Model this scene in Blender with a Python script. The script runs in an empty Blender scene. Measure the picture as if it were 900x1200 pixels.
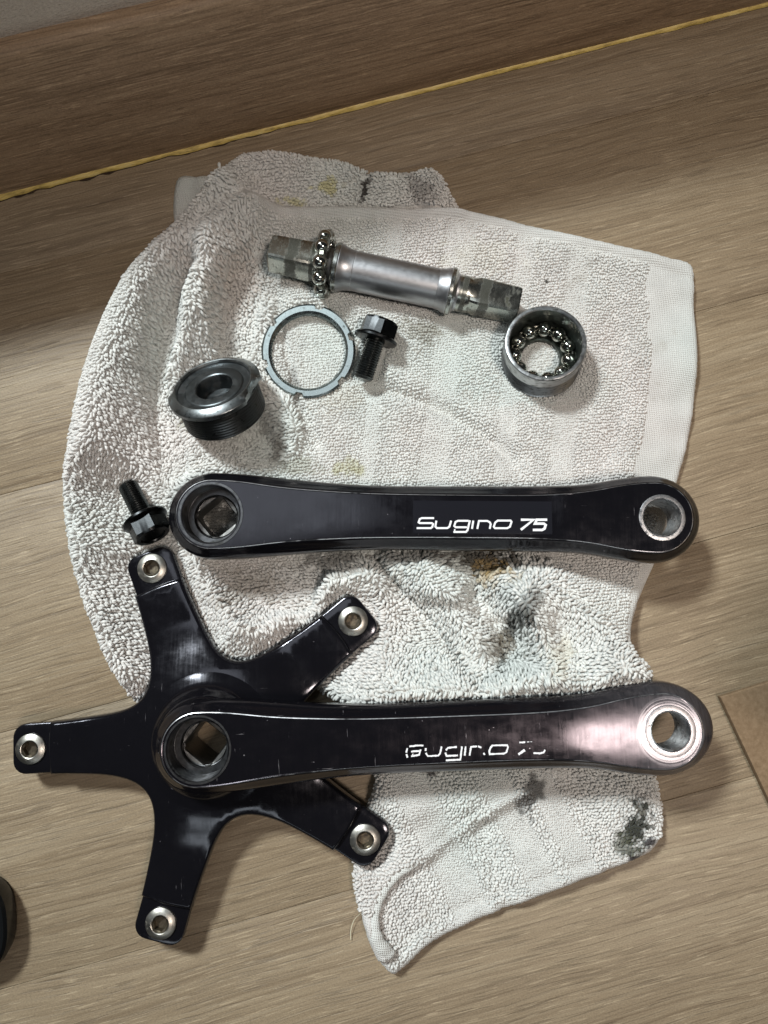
import bpy, math, random
import numpy as np
from mathutils import Matrix, Vector, geometry

random.seed(7)
rng = np.random.default_rng(11)
S = bpy.context.scene
COL = S.collection
MM = 0.001

# ------------------------------------------------------------------ camera
TILT = math.radians(6.6)
CAM_H = 309.0
F_PX = 26.0 / 36.0 * 1200.0
cam = bpy.data.cameras.new('camera')
cam.sensor_fit = 'VERTICAL'
cam.sensor_height = 36.0
cam.lens = 26.0
cam.clip_start = 0.005
cam.clip_end = 50.0
cam_o = bpy.data.objects.new('camera', cam)
COL.objects.link(cam_o)
cam_o.location = (0, 0, CAM_H * MM)
cam_o.rotation_euler = (TILT, 0, 0)
S.camera = cam_o

# ------------------------------------------------------------------ light
W = bpy.data.worlds.new('World')
S.world = W
W.use_nodes = True
W.node_tree.nodes['Background'].inputs[0].default_value = (0.80, 0.86, 0.90, 1)
W.node_tree.nodes['Background'].inputs[1].default_value = 0.028


def area(name, loc, target, size, energy, color):
    l = bpy.data.lights.new(name, 'AREA')
    l.shape = 'RECTANGLE'
    l.size, l.size_y = size
    l.energy = energy
    l.color = color
    o = bpy.data.objects.new(name, l)
    COL.objects.link(o)
    o.location = loc
    d = Vector(target) - Vector(loc)
    o.rotation_euler = d.to_track_quat('-Z', 'Y').to_euler()
    return o


area('ceiling_bounce', (-0.42, 0.42, 2.20), (-0.42, 0.42, 0), (0.75, 0.60), 2.6, (0.88, 0.95, 1.0))  # area light added to stand for bounce off the ceiling



def spot(name, loc, target, energy, color, radius, deg):
    l = bpy.data.lights.new(name, 'SPOT')
    l.energy = energy
    l.color = color
    l.shadow_soft_size = radius
    l.spot_size = math.radians(deg)
    l.spot_blend = 1.0
    o = bpy.data.objects.new(name, l)
    COL.objects.link(o)
    o.location = loc
    o.rotation_euler = (Vector(target) - Vector(loc)).to_track_quat('-Z', 'Y').to_euler()


spot('cool_lamp', (-0.76, 0.90, 1.36), (-0.03, -0.11, 0), 160, (0.91, 0.99, 1.0), 0.13, 35)
area('front_fill', (-0.10, -1.80, 1.70), (0, 0, 0), (1.60, 0.20), 3.0, (0.88, 0.985, 1.0))  # unseen strip light added for edge highlights and fill from the front
spot('warm_lamp', (0.66, -0.42, 2.0), (0.13, 0.06, 0), 88, (1.0, 0.885, 0.79), 0.21, 24)

S.cycles.diffuse_bounces = 3
S.view_settings.view_transform = 'Standard'
S.view_settings.look = 'None'
S.view_settings.exposure = 0.0
S.view_settings.gamma = 1.0
S.view_settings.use_curve_mapping = False


# ------------------------------------------------------------------ helpers
def at(px, py, z=0.0):
    """point (mm) at height z seen at photograph pixel px, py"""
    dx = (px - 450.0) / F_PX
    dy = -(py - 600.0) / F_PX
    c, s = math.cos(TILT), math.sin(TILT)
    X, Y, Z = dx, dy * c + s, dy * s - c
    t = (z - CAM_H) / Z
    return (X * t, Y * t, z)


def at2(p, z=6.0):
    a = at(p[0], p[1], z)
    return (a[0], a[1])


def arr2(pts, z=6.0):
    return np.array([at2(p, z) for p in pts])


def tag(o, label=None, cat=None, group=None, kind=None):
    if label: o['label'] = label
    if cat: o['category'] = cat
    if group: o['group'] = group
    if kind: o['kind'] = kind
    return o


def empty(name, loc_mm=(0, 0, 0), mat=None):
    o = bpy.data.objects.new(name, None)
    o.empty_display_size = 0.01
    COL.objects.link(o)
    if mat is not None:
        m = mat.copy()
        m.translation = m.translation * MM
        o.matrix_world = m
    else:
        o.location = Vector(loc_mm) * MM
    return o


class MB:
    def __init__(self):
        self.v, self.f = [], []

    def add(self, verts, faces, M=None):
        b = len(self.v)
        for p in verts:
            p = Vector(p)
            if M is not None: p = M @ p
            self.v.append((p.x, p.y, p.z))
        for f in faces:
            self.f.append(tuple(i + b for i in f))

    def loft(self, rings, cap0=False, cap1=False, M=None, closed=True):
        n = len(rings[0])
        vs = [p for r in rings for p in r]
        fs = []
        for k in range(len(rings) - 1):
            for i in range(n if closed else n - 1):
                j = (i + 1) % n
                fs.append((k * n + i, k * n + j, (k + 1) * n + j, (k + 1) * n + i))
        if cap0: fs.append(tuple(range(n - 1, -1, -1)))
        if cap1: fs.append(tuple((len(rings) - 1) * n + i for i in range(n)))
        self.add(vs, fs, M)

    def lathe(self, prof, n=48, M=None, cap0=False, cap1=False):
        rings = [[(r * math.cos(2 * math.pi * i / n), r * math.sin(2 * math.pi * i / n), z) for i in range(n)] for r, z in prof]
        self.loft(rings, cap0, cap1, M)

    def build(self, name, mat, parent=None, angle=32, doubles=True, smooth=True):
        me = bpy.data.meshes.new(name)
        me.from_pydata([(a * MM, b * MM, c * MM) for a, b, c in self.v], [], self.f)
        me.update()
        import bmesh
        bm = bmesh.new()
        bm.from_mesh(me)
        if doubles: bmesh.ops.remove_doubles(bm, verts=bm.verts, dist=2e-6)
        bmesh.ops.recalc_face_normals(bm, faces=bm.faces)
        bm.to_mesh(me)
        bm.free()
        if smooth:
            me.shade_smooth()
            me.set_sharp_from_angle(angle=math.radians(angle))
        me.materials.append(mat)
        o = bpy.data.objects.new(name, me)
        COL.objects.link(o)
        if parent: o.parent = parent
        return o


def inside(poly, P):
    poly = np.asarray(poly); P = np.asarray(P)
    x, y = P[:, 0], P[:, 1]
    res = np.zeros(len(P), bool)
    n = len(poly)
    for i in range(n):
        x1, y1 = poly[i]; x2, y2 = poly[(i + 1) % n]
        c = ((y1 > y) != (y2 > y))
        with np.errstate(divide='ignore', invalid='ignore'):
            xi = (x2 - x1) * (y - y1) / (y2 - y1 + 1e-30) + x1
        res ^= c & (x < xi)
    return res


def dist_poly(line, P, closed=False):
    line = np.asarray(line, float); P = np.asarray(P, float)
    d = np.full(len(P), 1e9)
    n = len(line)
    for i in range(n if closed else n - 1):
        a = line[i]; b = line[(i + 1) % n]
        ab = b - a
        t = np.clip(((P - a) @ ab) / (ab @ ab + 1e-12), 0, 1)
        q = a + t[:, None] * ab
        d = np.minimum(d, np.hypot(P[:, 0] - q[:, 0], P[:, 1] - q[:, 1]))
    return d


def smoothline(pts, n=8, closed=False):
    """Catmull-Rom resample"""
    p = np.asarray(pts, float)
    out = []
    m = len(p)
    for i in range(m if closed else m - 1):
        p0 = p[(i - 1) % m] if closed or i > 0 else p[i]
        p1 = p[i]; p2 = p[(i + 1) % m]
        p3 = p[(i + 2) % m] if closed or i + 2 < m else p[(i + 1) % m]
        for k in range(n):
            t = k / n
            out.append(0.5 * ((2 * p1) + (-p0 + p2) * t + (2 * p0 - 5 * p1 + 4 * p2 - p3) * t * t + (-p0 + 3 * p1 - 3 * p2 + p3) * t ** 3))
    if not closed: out.append(p[-1])
    return np.array(out)


def resample(line, step, closed=False):
    p = np.asarray(line, float)
    if closed: p = np.vstack([p, p[:1]])
    s = np.concatenate([[0], np.cumsum(np.hypot(*np.diff(p, axis=0).T))])
    n = max(3, int(round(s[-1] / step)))
    u = np.linspace(0, s[-1], n + 1)
    q = np.stack([np.interp(u, s, p[:, 0]), np.interp(u, s, p[:, 1])], 1)
    return q[:-1] if closed else q


def fill(outer, holes, step):
    """triangulate a flat region with holes; returns 2D points and triangles"""
    outer = [tuple(p) for p in outer]
    loops = [outer] + [[tuple(p) for p in h] for h in holes]
    pts, edges = [], []
    for lp in loops:
        b = len(pts)
        pts += lp
        edges += [(b + i, b + (i + 1) % len(lp)) for i in range(len(lp))]
    if step:
        a = np.array(outer)
        x0, y0 = a.min(0); x1, y1 = a.max(0)
        gx, gy = np.meshgrid(np.arange(x0, x1, step), np.arange(y0, y1, step))
        gx = gx + (np.arange(gx.shape[0]) % 2)[:, None] * step * .5
        g = np.stack([gx.ravel(), gy.ravel()], 1)
        ok = inside(a, g) & (dist_poly(a, g, True) > step * .55)
        for h in holes:
            ok &= ~inside(np.array(h), g) & (dist_poly(np.array(h), g, True) > step * .55)
        pts += [tuple(p) for p in g[ok]]
    v, e, f, *_ = geometry.delaunay_2d_cdt([Vector(p) for p in pts], edges, [], 0, 1e-5)
    V = np.array([(p.x, p.y) for p in v])
    F = np.array([t for t in f if len(t) == 3])
    c = V[F].mean(1)
    ok = inside(np.array(outer), c)
    for h in holes: ok &= ~inside(np.array(h), c)
    return V, F[ok]


def circle(r, n=48, cx=0, cy=0, ph=0):
    return [(cx + r * math.cos(2 * math.pi * i / n + ph), cy + r * math.sin(2 * math.pi * i / n + ph)) for i in range(n)]


def frame(origin, zdir, xhint=(1, 0, 0)):
    z = Vector(zdir).normalized()
    x = Vector(xhint)
    x = (x - z * x.dot(z)).normalized()
    y = z.cross(x)
    M = Matrix((x, y, z)).transposed().to_4x4()
    M.translation = Vector(origin)
    return M


def vnoise(P, scale, seed, octaves=1):
    """smooth value noise in [-1,1] on mm coordinates"""
    P = np.asarray(P)
    out = np.zeros(len(P)); amp = 1.0; tot = 0
    for o in range(octaves):
        r = np.random.default_rng(seed + 97 * o)
        T = r.uniform(-1, 1, (128, 128))
        q = P / (scale / 2 ** o) + 1000.3
        i = np.floor(q).astype(int); t = q - i
        t = t * t * (3 - 2 * t)
        i0 = i % 128; i1 = (i + 1) % 128
        a = T[i0[:, 0], i0[:, 1]]; b = T[i1[:, 0], i0[:, 1]]
        c = T[i0[:, 0], i1[:, 1]]; d = T[i1[:, 0], i1[:, 1]]
        out += amp * ((a * (1 - t[:, 0]) + b * t[:, 0]) * (1 - t[:, 1]) + (c * (1 - t[:, 0]) + d * t[:, 0]) * t[:, 1])
        tot += amp; amp *= .5
    return out / tot


def sstep(a, b, x):
    t = np.clip((x - a) / (b - a), 0, 1)
    return t * t * (3 - 2 * t)


# ------------------------------------------------------------------ materials
class NT:
    def __init__(self, name):
        self.m = bpy.data.materials.new(name)
        self.m.use_nodes = True
        self.t = self.m.node_tree
        self.b = self.t.nodes['Principled BSDF']
        self.tc = None

    def n(self, typ, **kw):
        nd = self.t.nodes.new(typ)
        for k, v in kw.items(): setattr(nd, k, v)
        return nd

    def put(self, sock, val):
        if isinstance(val, bpy.types.NodeSocket): self.t.links.new(val, sock)
        else:
            if isinstance(val, (tuple, list)) and len(val) == 3 and sock.type == 'RGBA': val = (*val, 1)
            sock.default_value = val

    def obj(self):
        if not self.tc: self.tc = self.n('ShaderNodeTexCoord')
        return self.tc.outputs['Object']

    def vmap(self, vec, scale=(1, 1, 1), loc=(0, 0, 0), rot=(0, 0, 0)):
        m = self.n('ShaderNodeMapping')
        self.put(m.inputs['Vector'], vec)
        m.inputs['Scale'].default_value = scale
        self.put(m.inputs['Location'], loc)
        m.inputs['Rotation'].default_value = rot
        return m.outputs[0]

    def noise(self, vec, scale=1.0, detail=2.0, rough=.5, dist=0.0):
        x = self.n('ShaderNodeTexNoise')
        self.put(x.inputs['Vector'], vec)
        x.inputs['Scale'].default_value = scale
        x.inputs['Detail'].default_value = detail
        x.inputs['Roughness'].default_value = rough
        x.inputs['Distortion'].default_value = dist
        return x.outputs[0]

    def math(self, op, a, b=0.0, c=0.0, clamp=False):
        x = self.n('ShaderNodeMath', operation=op)
        x.use_clamp = clamp
        self.put(x.inputs[0], a); self.put(x.inputs[1], b)
        if op in ('MULTIPLY_ADD', 'SMOOTH_MIN'): self.put(x.inputs[2], c)
        return x.outputs[0]

    def vadd(self, a, b):
        x = self.n('ShaderNodeVectorMath', operation='ADD')
        self.put(x.inputs[0], a); self.put(x.inputs[1], b)
        return x.outputs[0]

    def ramp(self, fac, stops, interp='LINEAR'):
        x = self.n('ShaderNodeValToRGB')
        x.color_ramp.interpolation = interp
        e = x.color_ramp.elements
        while len(e) < len(stops): e.new(.5)
        for el, (p, c) in zip(e, stops):
            el.position = p
            el.color = (*c, 1) if isinstance(c, tuple) else (c, c, c, 1)
        self.put(x.inputs[0], fac)
        return x.outputs[0]

    def mix(self, fac, a, b, blend='MIX'):
        x = self.n('ShaderNodeMix', data_type='RGBA', blend_type=blend)
        self.put(x.inputs[0], fac); self.put(x.inputs[6], a); self.put(x.inputs[7], b)
        return x.outputs[2]

    def bump(self, h, strength=.3, dist=.0005):
        x = self.n('ShaderNodeBump')
        self.put(x.inputs['Height'], h)
        x.inputs['Strength'].default_value = strength
        x.inputs['Distance'].default_value = dist
        self.put(self.b.inputs['Normal'], x.outputs[0])
        return x

    def set(self, **kw):
        names = dict(base='Base Color', rough='Roughness', metal='Metallic', spec='Specular IOR Level', tint='Specular Tint',
                     coat='Coat Weight', coatr='Coat Roughness', sheen='Sheen Weight', sheenr='Sheen Roughness',
                     aniso='Anisotropic', trans='Transmission Weight', alpha='Alpha', ior='IOR')
        for k, v in kw.items(): self.put(self.b.inputs[names[k]], v)
        return self


def mat_wood(name, c_dark, c_mid, c_light, gain=1.0):
    t = NT(name)
    oi = t.n('ShaderNodeObjectInfo')
    comb = t.n('ShaderNodeCombineXYZ')
    t.put(comb.inputs[0], t.math('MULTIPLY', oi.outputs['Random'], 7.3))
    t.put(comb.inputs[1], t.math('MULTIPLY', oi.outputs['Random'], 3.1))
    v = t.vadd(t.vmap(t.obj(), (1000, 1000, 1000)), t.vmap(comb.outputs[0], (1000, 1000, 1000)))
    warp = t.noise(t.vmap(v, (.008, .025, .03)), 1, 2)
    wy = t.math('MULTIPLY_ADD', warp, 11.0, -5.5)
    cw = t.n('ShaderNodeCombineXYZ'); t.put(cw.inputs[1], wy)
    vw = t.vadd(v, cw.outputs[0])
    broad = t.noise(t.vmap(vw, (.0035, .055, .055)), 1, 3, .55)
    lines = t.noise(t.vmap(vw, (.006, .40, .40)), 1, 6, .70)
    fine = t.noise(t.vmap(vw, (.014, .85, .85)), 1, 4, .6)
    pore = t.noise(t.vmap(vw, (.040, 1.05, 1.05), (31, 7, 3)), 1, 2, .5)
    pale = t.noise(t.vmap(vw, (.075, 1.25, 1.25), (5, 77, 3)), 1, 2, .5)
    s = t.math('ADD', t.math('MULTIPLY', broad, .34), t.math('MULTIPLY', lines, .26))
    s = t.math('ADD', s, t.math('MULTIPLY', fine, .40))
    col = t.ramp(s, [(.38, c_dark), (.50, c_mid), (.66, c_light)])
    pm = t.ramp(pore, [(.60, 0.0), (.65, 1.0)])
    col = t.mix(t.math('MULTIPLY', pm, .32), col, tuple(c * .45 for c in c_dark))
    g1 = t.noise(t.vmap(vw, (.0042, .20, .20), (11, 3, 9)), 1, 3, .6)
    gl = t.ramp(t.math('ABSOLUTE', t.math('SUBTRACT', t.math('FRACT', t.math('MULTIPLY', g1, 7.0)), .5)), [(.0, 1.0), (.05, .8), (.11, 0.0)])
    gl = t.math('MULTIPLY', gl, t.ramp(t.noise(t.vmap(vw, (.022, .9, .9), (2, 2, 2)), 1, 3, .6), [(.38, .1), (.62, 1.0)]))
    col = t.mix(t.math('MULTIPLY', gl, .5), col, tuple(c * .58 for c in c_dark))
    lm = t.ramp(pale, [(.60, 0.0), (.66, 1.0)])
    col = t.mix(t.math('MULTIPLY', lm, .42), col, tuple(min(1, c * 1.45) for c in c_light))
    # speckled print of the laminate
    sp = t.noise(t.vmap(v, (1.2, 1.6, 1.6)), 1, 2, .7)
    col = t.mix(.55, col, t.ramp(sp, [(.3, .36), (.7, .64)]), 'OVERLAY')
    t.set(base=col, rough=t.ramp(fine, [(.3, .42), (.7, .58)]), spec=.38)
    h = t.math('SUBTRACT', t.math('ADD', t.math('MULTIPLY', lines, 1.0), t.math('MULTIPLY', fine, .6)), t.math('MULTIPLY', t.math('ADD', pm, gl), .6))
    h = t.math('ADD', h, t.math('MULTIPLY', sp, .5))
    t.bump(h, .45, .00025)
    return t.m


M_FLOOR = mat_wood('laminate', (.172, .122, .076), (.262, .196, .126), (.335, .264, .180))
M_BOARD = mat_wood('baseboard_wood', (.19, .122, .073), (.33, .225, .142), (.43, .31, .205))


def mat_black(name, wear=0.0, seed=0.0, pedal=None, tint=(.92, .90, 1.0), base=(.005, .0047, .0062), rough=.14, spec=.5):
    """glossy black anodised aluminium with fine scratches; pedal = (x, y) centre in mm of a rubbed ring"""
    t = NT(name)
    v = t.vmap(t.obj(), (1000, 1000, 1000), (seed, seed * 2, 0))
    n1 = t.noise(t.vmap(v, (.05, .05, .05)), 1, 3)
    brush = t.noise(t.vmap(v, (1.1, .05, .05)), 1, 4, .7)
    fine = t.noise(t.vmap(v, (1.2, 1.2, 1.2)), 1, 2)
    n0 = t.noise(t.vmap(v, (.11, .16, .11), (9, 4, 2)), 1, 5, .65)
    r = t.math('ADD', t.math('MULTIPLY', t.math('SUBTRACT', n0, .5), .30), t.math('ADD', t.math('MULTIPLY', n1, .10), rough - .06))
    r = t.math('MAXIMUM', r, .07)
    r = t.math('ADD', r, t.math('MULTIPLY', t.math('SUBTRACT', brush, .5), .16))
    col = base
    metal = 0.0
    if wear:
        sc = t.noise(t.vmap(v, (.9, .08, .3), (3, 9, 1), (0, 0, 1.2)), 1, 3, .7)
        sc2 = t.noise(t.vmap(v, (.07, .95, .3), (8, 2, 5), (0, 0, .5)), 1, 3, .7)
        spot = t.noise(t.vmap(v, (.55, .55, .55)), 1, 2)
        m = t.math('MAXIMUM', t.ramp(sc, [(.70, 0.), (.76, 1.)]), t.ramp(sc2, [(.72, 0.), (.78, 1.)]))
        m = t.math('MAXIMUM', m, t.ramp(spot, [(.765, 0.), (.785, 1.)]))
        m = t.math('MULTIPLY', m, wear)
        if pedal:
            sep = t.n('ShaderNodeSeparateXYZ')
            t.put(sep.inputs[0], t.vmap(t.obj(), (1000, 1000, 1000), (-pedal[0], -pedal[1], 0)))
            rr = t.math('SQRT', t.math('ADD', t.math('POWER', sep.outputs[0], 2), t.math('POWER', sep.outputs[1], 2)))
            cr = t.n('ShaderNodeCombineXYZ'); t.put(cr.inputs[0], t.math('MULTIPLY', rr, 1.6))
            rings = t.noise(t.vadd(cr.outputs[0], t.vmap(v, (.05, .05, .05))), 1, 3, .7)
            near = t.ramp(t.math('DIVIDE', rr, 20.0), [(.44, .9), (.56, .5), (.64, .10), (.70, 0.)])
            rm = t.math('MULTIPLY', t.ramp(t.math('ADD', rings, t.math('MULTIPLY', n1, .25)), [(.50, .0), (.66, 1.)]), near, clamp=True)
            rub = t.ramp(t.math('DIVIDE', rr, 60.0), [(.10, .22), (.30, .07), (.70, 0.)])
            m = t.math('MAXIMUM', m, t.math('MAXIMUM', rm, t.math('MULTIPLY', rub, t.ramp(sc, [(.3, .5), (.6, 1.)]))), clamp=True)
        col = t.mix(m, base, (.46, .43, .46))
        metal = t.math('MULTIPLY', m, .9)
        r = t.math('ADD', r, t.math('MULTIPLY', m, .22))
    t.set(base=col, rough=r, metal=metal, spec=spec, tint=tint)
    t.bump(t.math('ADD', t.math('MULTIPLY', brush, .5), t.math('MULTIPLY', fine, .5)), .06, .00008)
    return t.m


def mat_metal(name, col, rough, var=.15, dirt=None, dirt_lo=.55, dirt_hi=.7, dscale=.25, bump=.15, bscale=1.0, metal=1.0, stretch=(1, 1, 1)):
    t = NT(name)
    v = t.vmap(t.obj(), tuple(1000 * s for s in stretch))
    n = t.noise(t.vmap(v, (.6 * bscale,) * 3), 1, 4, .65)
    n2 = t.noise(t.vmap(v, (dscale,) * 3, (4, 8, 2)), 1, 4, .6)
    c = t.mix(n, tuple(x * (1 - var) for x in col), tuple(min(1, x * (1 + var)) for x in col))
    me = metal
    if dirt:
        dm = t.ramp(n2, [(dirt_lo, 0.), (dirt_hi, 1.)])
        c = t.mix(dm, c, dirt)
        me = t.math('MULTIPLY', t.math('SUBTRACT', 1.0, t.math('MULTIPLY', dm, .75)), metal)
    r = t.math('ADD', t.math('MULTIPLY', n, .22), rough - .11, clamp=True)
    t.set(base=c, rough=r, metal=me)
    t.bump(n, bump, .00015)
    return t.m


M_ARM = mat_black('black_anodised', .35, 3.0)
M_ARM2 = mat_black('black_anodised_rubbed', .55, 17.0, pedal=(170, 0), tint=(1.0, .88, 1.0), rough=.155, spec=.36)
M_SPIDER = mat_black('black_spider', .22, 29.0, rough=.14)
M_SOCKET = mat_metal('dark_bore', (.10, .10, .105), .34, .3, (.02, .02, .018), .5, .66, bump=.2)
M_SOCKET2 = mat_metal('square_bore', (.16, .155, .15), .42, .3, (.03, .028, .025), .55, .7, bump=.3)
M_THREAD = mat_metal('thread_metal', (.50, .50, .50), .30, .25, (.10, .10, .10), .55, .72)
M_RING1 = mat_metal('scuffed_ring', (.36, .36, .37), .40, .25, (.08, .08, .085), .50, .62, dscale=.6, bump=.35)
M_RING = mat_metal('bare_ring', (.50, .48, .50), .40, .25, (.16, .15, .16), .58, .68, dscale=.6, bump=.35)
M_EDGE = mat_metal('worn_edge', (.62, .61, .63), .30, .2, (.02, .02, .022), .50, .62, dscale=.06, bump=.05)
M_STEEL = mat_metal('spindle_steel', (.44, .44, .455), .38, .05, bump=.04)
M_GREASY = mat_metal('greasy_steel', (.40, .405, .37), .26, .12, (.085, .085, .065), .56, .66, dscale=.17, bump=.08, stretch=(.7, .7, 1.2))
M_RACE = mat_metal('race_steel', (.40, .41, .39), .24, .25, (.06, .06, .045), .52, .66, dscale=.35, bump=.25)
M_BALL = mat_metal('ball_steel', (.50, .50, .46), .10, .1, (.10, .10, .07), .60, .80, dscale=.5, bump=.05)
M_CAGE = mat_metal('cage_steel', (.20, .20, .17), .28, .35, (.03, .03, .02), .45, .62, dscale=.4, bump=.3)
M_CUP = mat_metal('cup_steel', (.44, .45, .46), .32, .3, (.05, .055, .05), .50, .68, dscale=.3, bump=.35, stretch=(1, 1, 2))
M_CUPIN = mat_metal('cup_inside', (.11, .125, .11), .34, .3, (.025, .03, .025), .42, .58, dscale=.3, bump=.2)
M_LOCK = mat_metal('zinc_steel', (.33, .375, .375), .26, .16, (.07, .085, .085), .60, .72, dscale=.35, bump=.12)
M_LIP = mat_metal('lip_steel', (.25, .265, .27), .30, .12, (.10, .11, .11), .60, .75, bump=.05)
M_BLACKTHREAD = mat_metal('black_thread', (.085, .09, .09), .30, .2, bump=.1)
M_BLACKOX = mat_metal('black_oxide', (.022, .023, .024), .30, .25, bump=.15)
M_FACE = mat_metal('cup_face', (.105, .115, .12), .38, .2, (.04, .04, .04), .5, .7, bump=.1)
M_CBOLT = mat_metal('bolt_nickel', (.40, .38, .345), .36, .15, (.20, .17, .12), .60, .74, dscale=.5, bump=.1)
M_CBOLTIN = mat_metal('bolt_socket', (.15, .125, .09), .45, .3, (.06, .045, .03), .45, .6, dscale=.8, bump=.4)


_t = M_GREASY.node_tree
_b = _t.nodes['Principled BSDF']


def band_dirt(mat, bands):
    w = NT.__new__(NT); w.m = mat; w.t = mat.node_tree; w.b = w.t.nodes['Principled BSDF']; w.tc = None
    sep = w.n('ShaderNodeSeparateXYZ')
    v = w.vmap(w.obj(), (1000, 1000, 1000))
    w.put(sep.inputs[0], v)
    nz = w.noise(w.vmap(v, (.45, .45, .45), (3, 1, 7)), 1, 4, .7)
    m = None
    for c, hw in bands:
        d = w.math('DIVIDE', w.math('ABSOLUTE', w.math('SUBTRACT', sep.outputs[2], c)), hw)
        k = w.ramp(w.math('ADD', d, w.math('MULTIPLY', w.math('SUBTRACT', nz, .5), 1.6)), [(.75, 1.0), (1.0, 0.0)])
        m = k if m is None else w.math('MAXIMUM', m, k)
    for sock, val in ((w.b.inputs['Base Color'], (.035, .035, .026)), ):
        old = sock.links[0].from_socket
        w.put(sock, w.mix(w.math('MULTIPLY', m, .85), old, val))
    old = w.b.inputs['Metallic'].links[0].from_socket
    w.put(w.b.inputs['Metallic'], w.math('MULTIPLY', old, w.math('SUBTRACT', 1.0, w.math('MULTIPLY', m, .7))))


band_dirt(M_GREASY, [(10.0, 2.6), (18.5, 1.0), (91.0, 2.3), (82.5, 1.2)])


def plain(name, col, rough=.5, spec=.5, **kw):
    t = NT(name)
    t.set(base=col, rough=rough, spec=spec, **kw)
    return t.m


M_WHITE = plain('white_print', (.82, .82, .84), .45)
t = NT('clear_sticker')
t.set(base=(.012, .012, .016), rough=.10, spec=.6)
M_STICK = t.m

t = NT('towel_cotton')
at_n = t.n('ShaderNodeVertexColor'); at_n.layer_name = 'Col'
v = t.vmap(t.obj(), (1000, 1000, 1000))
fib = t.noise(t.vmap(v, (3.2, 3.2, 3.2)), 1, 2, .7)
t.set(base=t.mix(.35, at_n.outputs[0], t.ramp(fib, [(.3, .38), (.7, .62)]), 'OVERLAY'), rough=.95, spec=.12, sheen=.25, sheenr=.6)
t.bump(fib, .5, .0003)
tr = t.n('ShaderNodeBsdfTranslucent'); t.put(tr.inputs[0], at_n.outputs[0])
mx = t.n('ShaderNodeMixShader'); mx.inputs[0].default_value = .12
t.t.links.new(t.b.outputs[0], mx.inputs[1]); t.t.links.new(tr.outputs[0], mx.inputs[2])
t.t.links.new(mx.outputs[0], t.t.nodes['Material Output'].inputs[0])
M_PILE = t.m

t = NT('towel_weave')
at_n = t.n('ShaderNodeVertexColor'); at_n.layer_name = 'Col'
v = t.vmap(t.obj(), (1000, 1000, 1000), rot=(0, 0, .12))
wx = t.n('ShaderNodeTexWave', bands_direction='X'); t.put(wx.inputs['Vector'], v); wx.inputs['Scale'].default_value = .42; wx.inputs['Distortion'].default_value = 1.2; wx.inputs['Detail Scale'].default_value = .6
wy = t.n('ShaderNodeTexWave', bands_direction='Y'); t.put(wy.inputs['Vector'], v); wy.inputs['Scale'].default_value = .36; wy.inputs['Distortion'].default_value = 1.2; wy.inputs['Detail Scale'].default_value = .6
wv = t.math('MULTIPLY', wx.outputs[1], wy.outputs[1])
fz = t.noise(t.vmap(v, (1.4, 1.4, 1.4)), 1, 3, .7)
h = t.math('ADD', wv, t.math('MULTIPLY', fz, .7))
t.set(base=t.mix(.25, at_n.outputs[0], t.ramp(h, [(.2, .38), (1.1, .62)]), 'OVERLAY'), rough=.95, spec=.1, sheen=.2)
t.bump(h, .8, .0004)
M_WEAVE = t.m

t = NT('wallpaper')
v = t.vmap(t.obj(), (1000, 1000, 1000))
n1 = t.noise(t.vmap(v, (1.1, 1.1, 1.1)), 1, 4, .7)
n2 = t.noise(t.vmap(v, (.5, 2.6, 2.6)), 1, 2)
t.set(base=t.ramp(n1, [(.3, (.58, .51, .45)), (.7, (.80, .73, .65))]), rough=.9, spec=.15)
t.bump(t.math('ADD', n1, n2), .9, .0006)
M_WALL = t.m

t = NT('yellow_sealant')
v = t.vmap(t.obj(), (1000, 1000, 1000))
n1 = t.noise(t.vmap(v, (.12, .5, .5)), 1, 3, .7)
t.set(base=t.ramp(n1, [(.3, (.36, .25, .07)), (.5, (.70, .51, .15)), (.72, (.80, .64, .28))]), rough=.45, spec=.4)
t.bump(n1, .2, .0003)
M_SEAL = t.m

t = NT('cardboard')
v = t.vmap(t.obj(), (1000, 1000, 1000))
n1 = t.noise(t.vmap(v, (.5, .5, .5)), 1, 5, .75)
n2 = t.noise(t.vmap(v, (.35, 2.4, 1), rot=(0, 0, .7)), 1, 3, .7)
c = t.ramp(n1, [(.3, (.165, .108, .062)), (.7, (.26, .18, .112))])
t.set(base=t.mix(t.math('MULTIPLY', t.ramp(n2, [(.62, 0.), (.72, 1.)]), .35), c, (.28, .21, .14)), rough=.85, spec=.2)
t.bump(n1, .3, .0003)
M_CARD = t.m

M_PLASTIC = plain('black_plastic', (.006, .0065, .007), .22, .4)
M_PLASTIC2 = plain('grey_plastic', (.014, .016, .017), .3, .5)
M_GREEN = plain('green_inside', (.16, .19, .07), .55, .3)
M_GAP = plain('floor_underlay', (.035, .026, .018), .9, .1)
M_SHADE = plain('bead_shade', (.05, .035, .025), .9, .1)  # dark brown for the shade painted below the sealant

# ------------------------------------------------------------------ floor
A0 = np.array(at(0, 232)[:2]); A1 = np.array(at(900, 6)[:2])
ANG = math.atan2(A1[1] - A0[1], A1[0] - A0[0])
UX = np.array([math.cos(ANG), math.sin(ANG)]); UY = np.array([-math.sin(ANG), math.cos(ANG)])
R_FLOOR = Matrix.Rotation(ANG, 4, 'Z')

mb = MB()
mb.add([(-700, -700, -8.6), (700, -700, -8.6), (700, 320, -8.6), (-700, 320, -8.6), (-700, -700, -8), (700, -700, -8), (700, 320, -8), (-700, 320, -8)],
       [(3, 2, 1, 0), (4, 5, 6, 7), (0, 1, 5, 4), (1, 2, 6, 5), (2, 3, 7, 6), (3, 0, 4, 7)])
floor = mb.build('floor', M_GAP, smooth=False)
floor.rotation_euler = (0, 0, ANG)
tag(floor, kind='structure')
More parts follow.
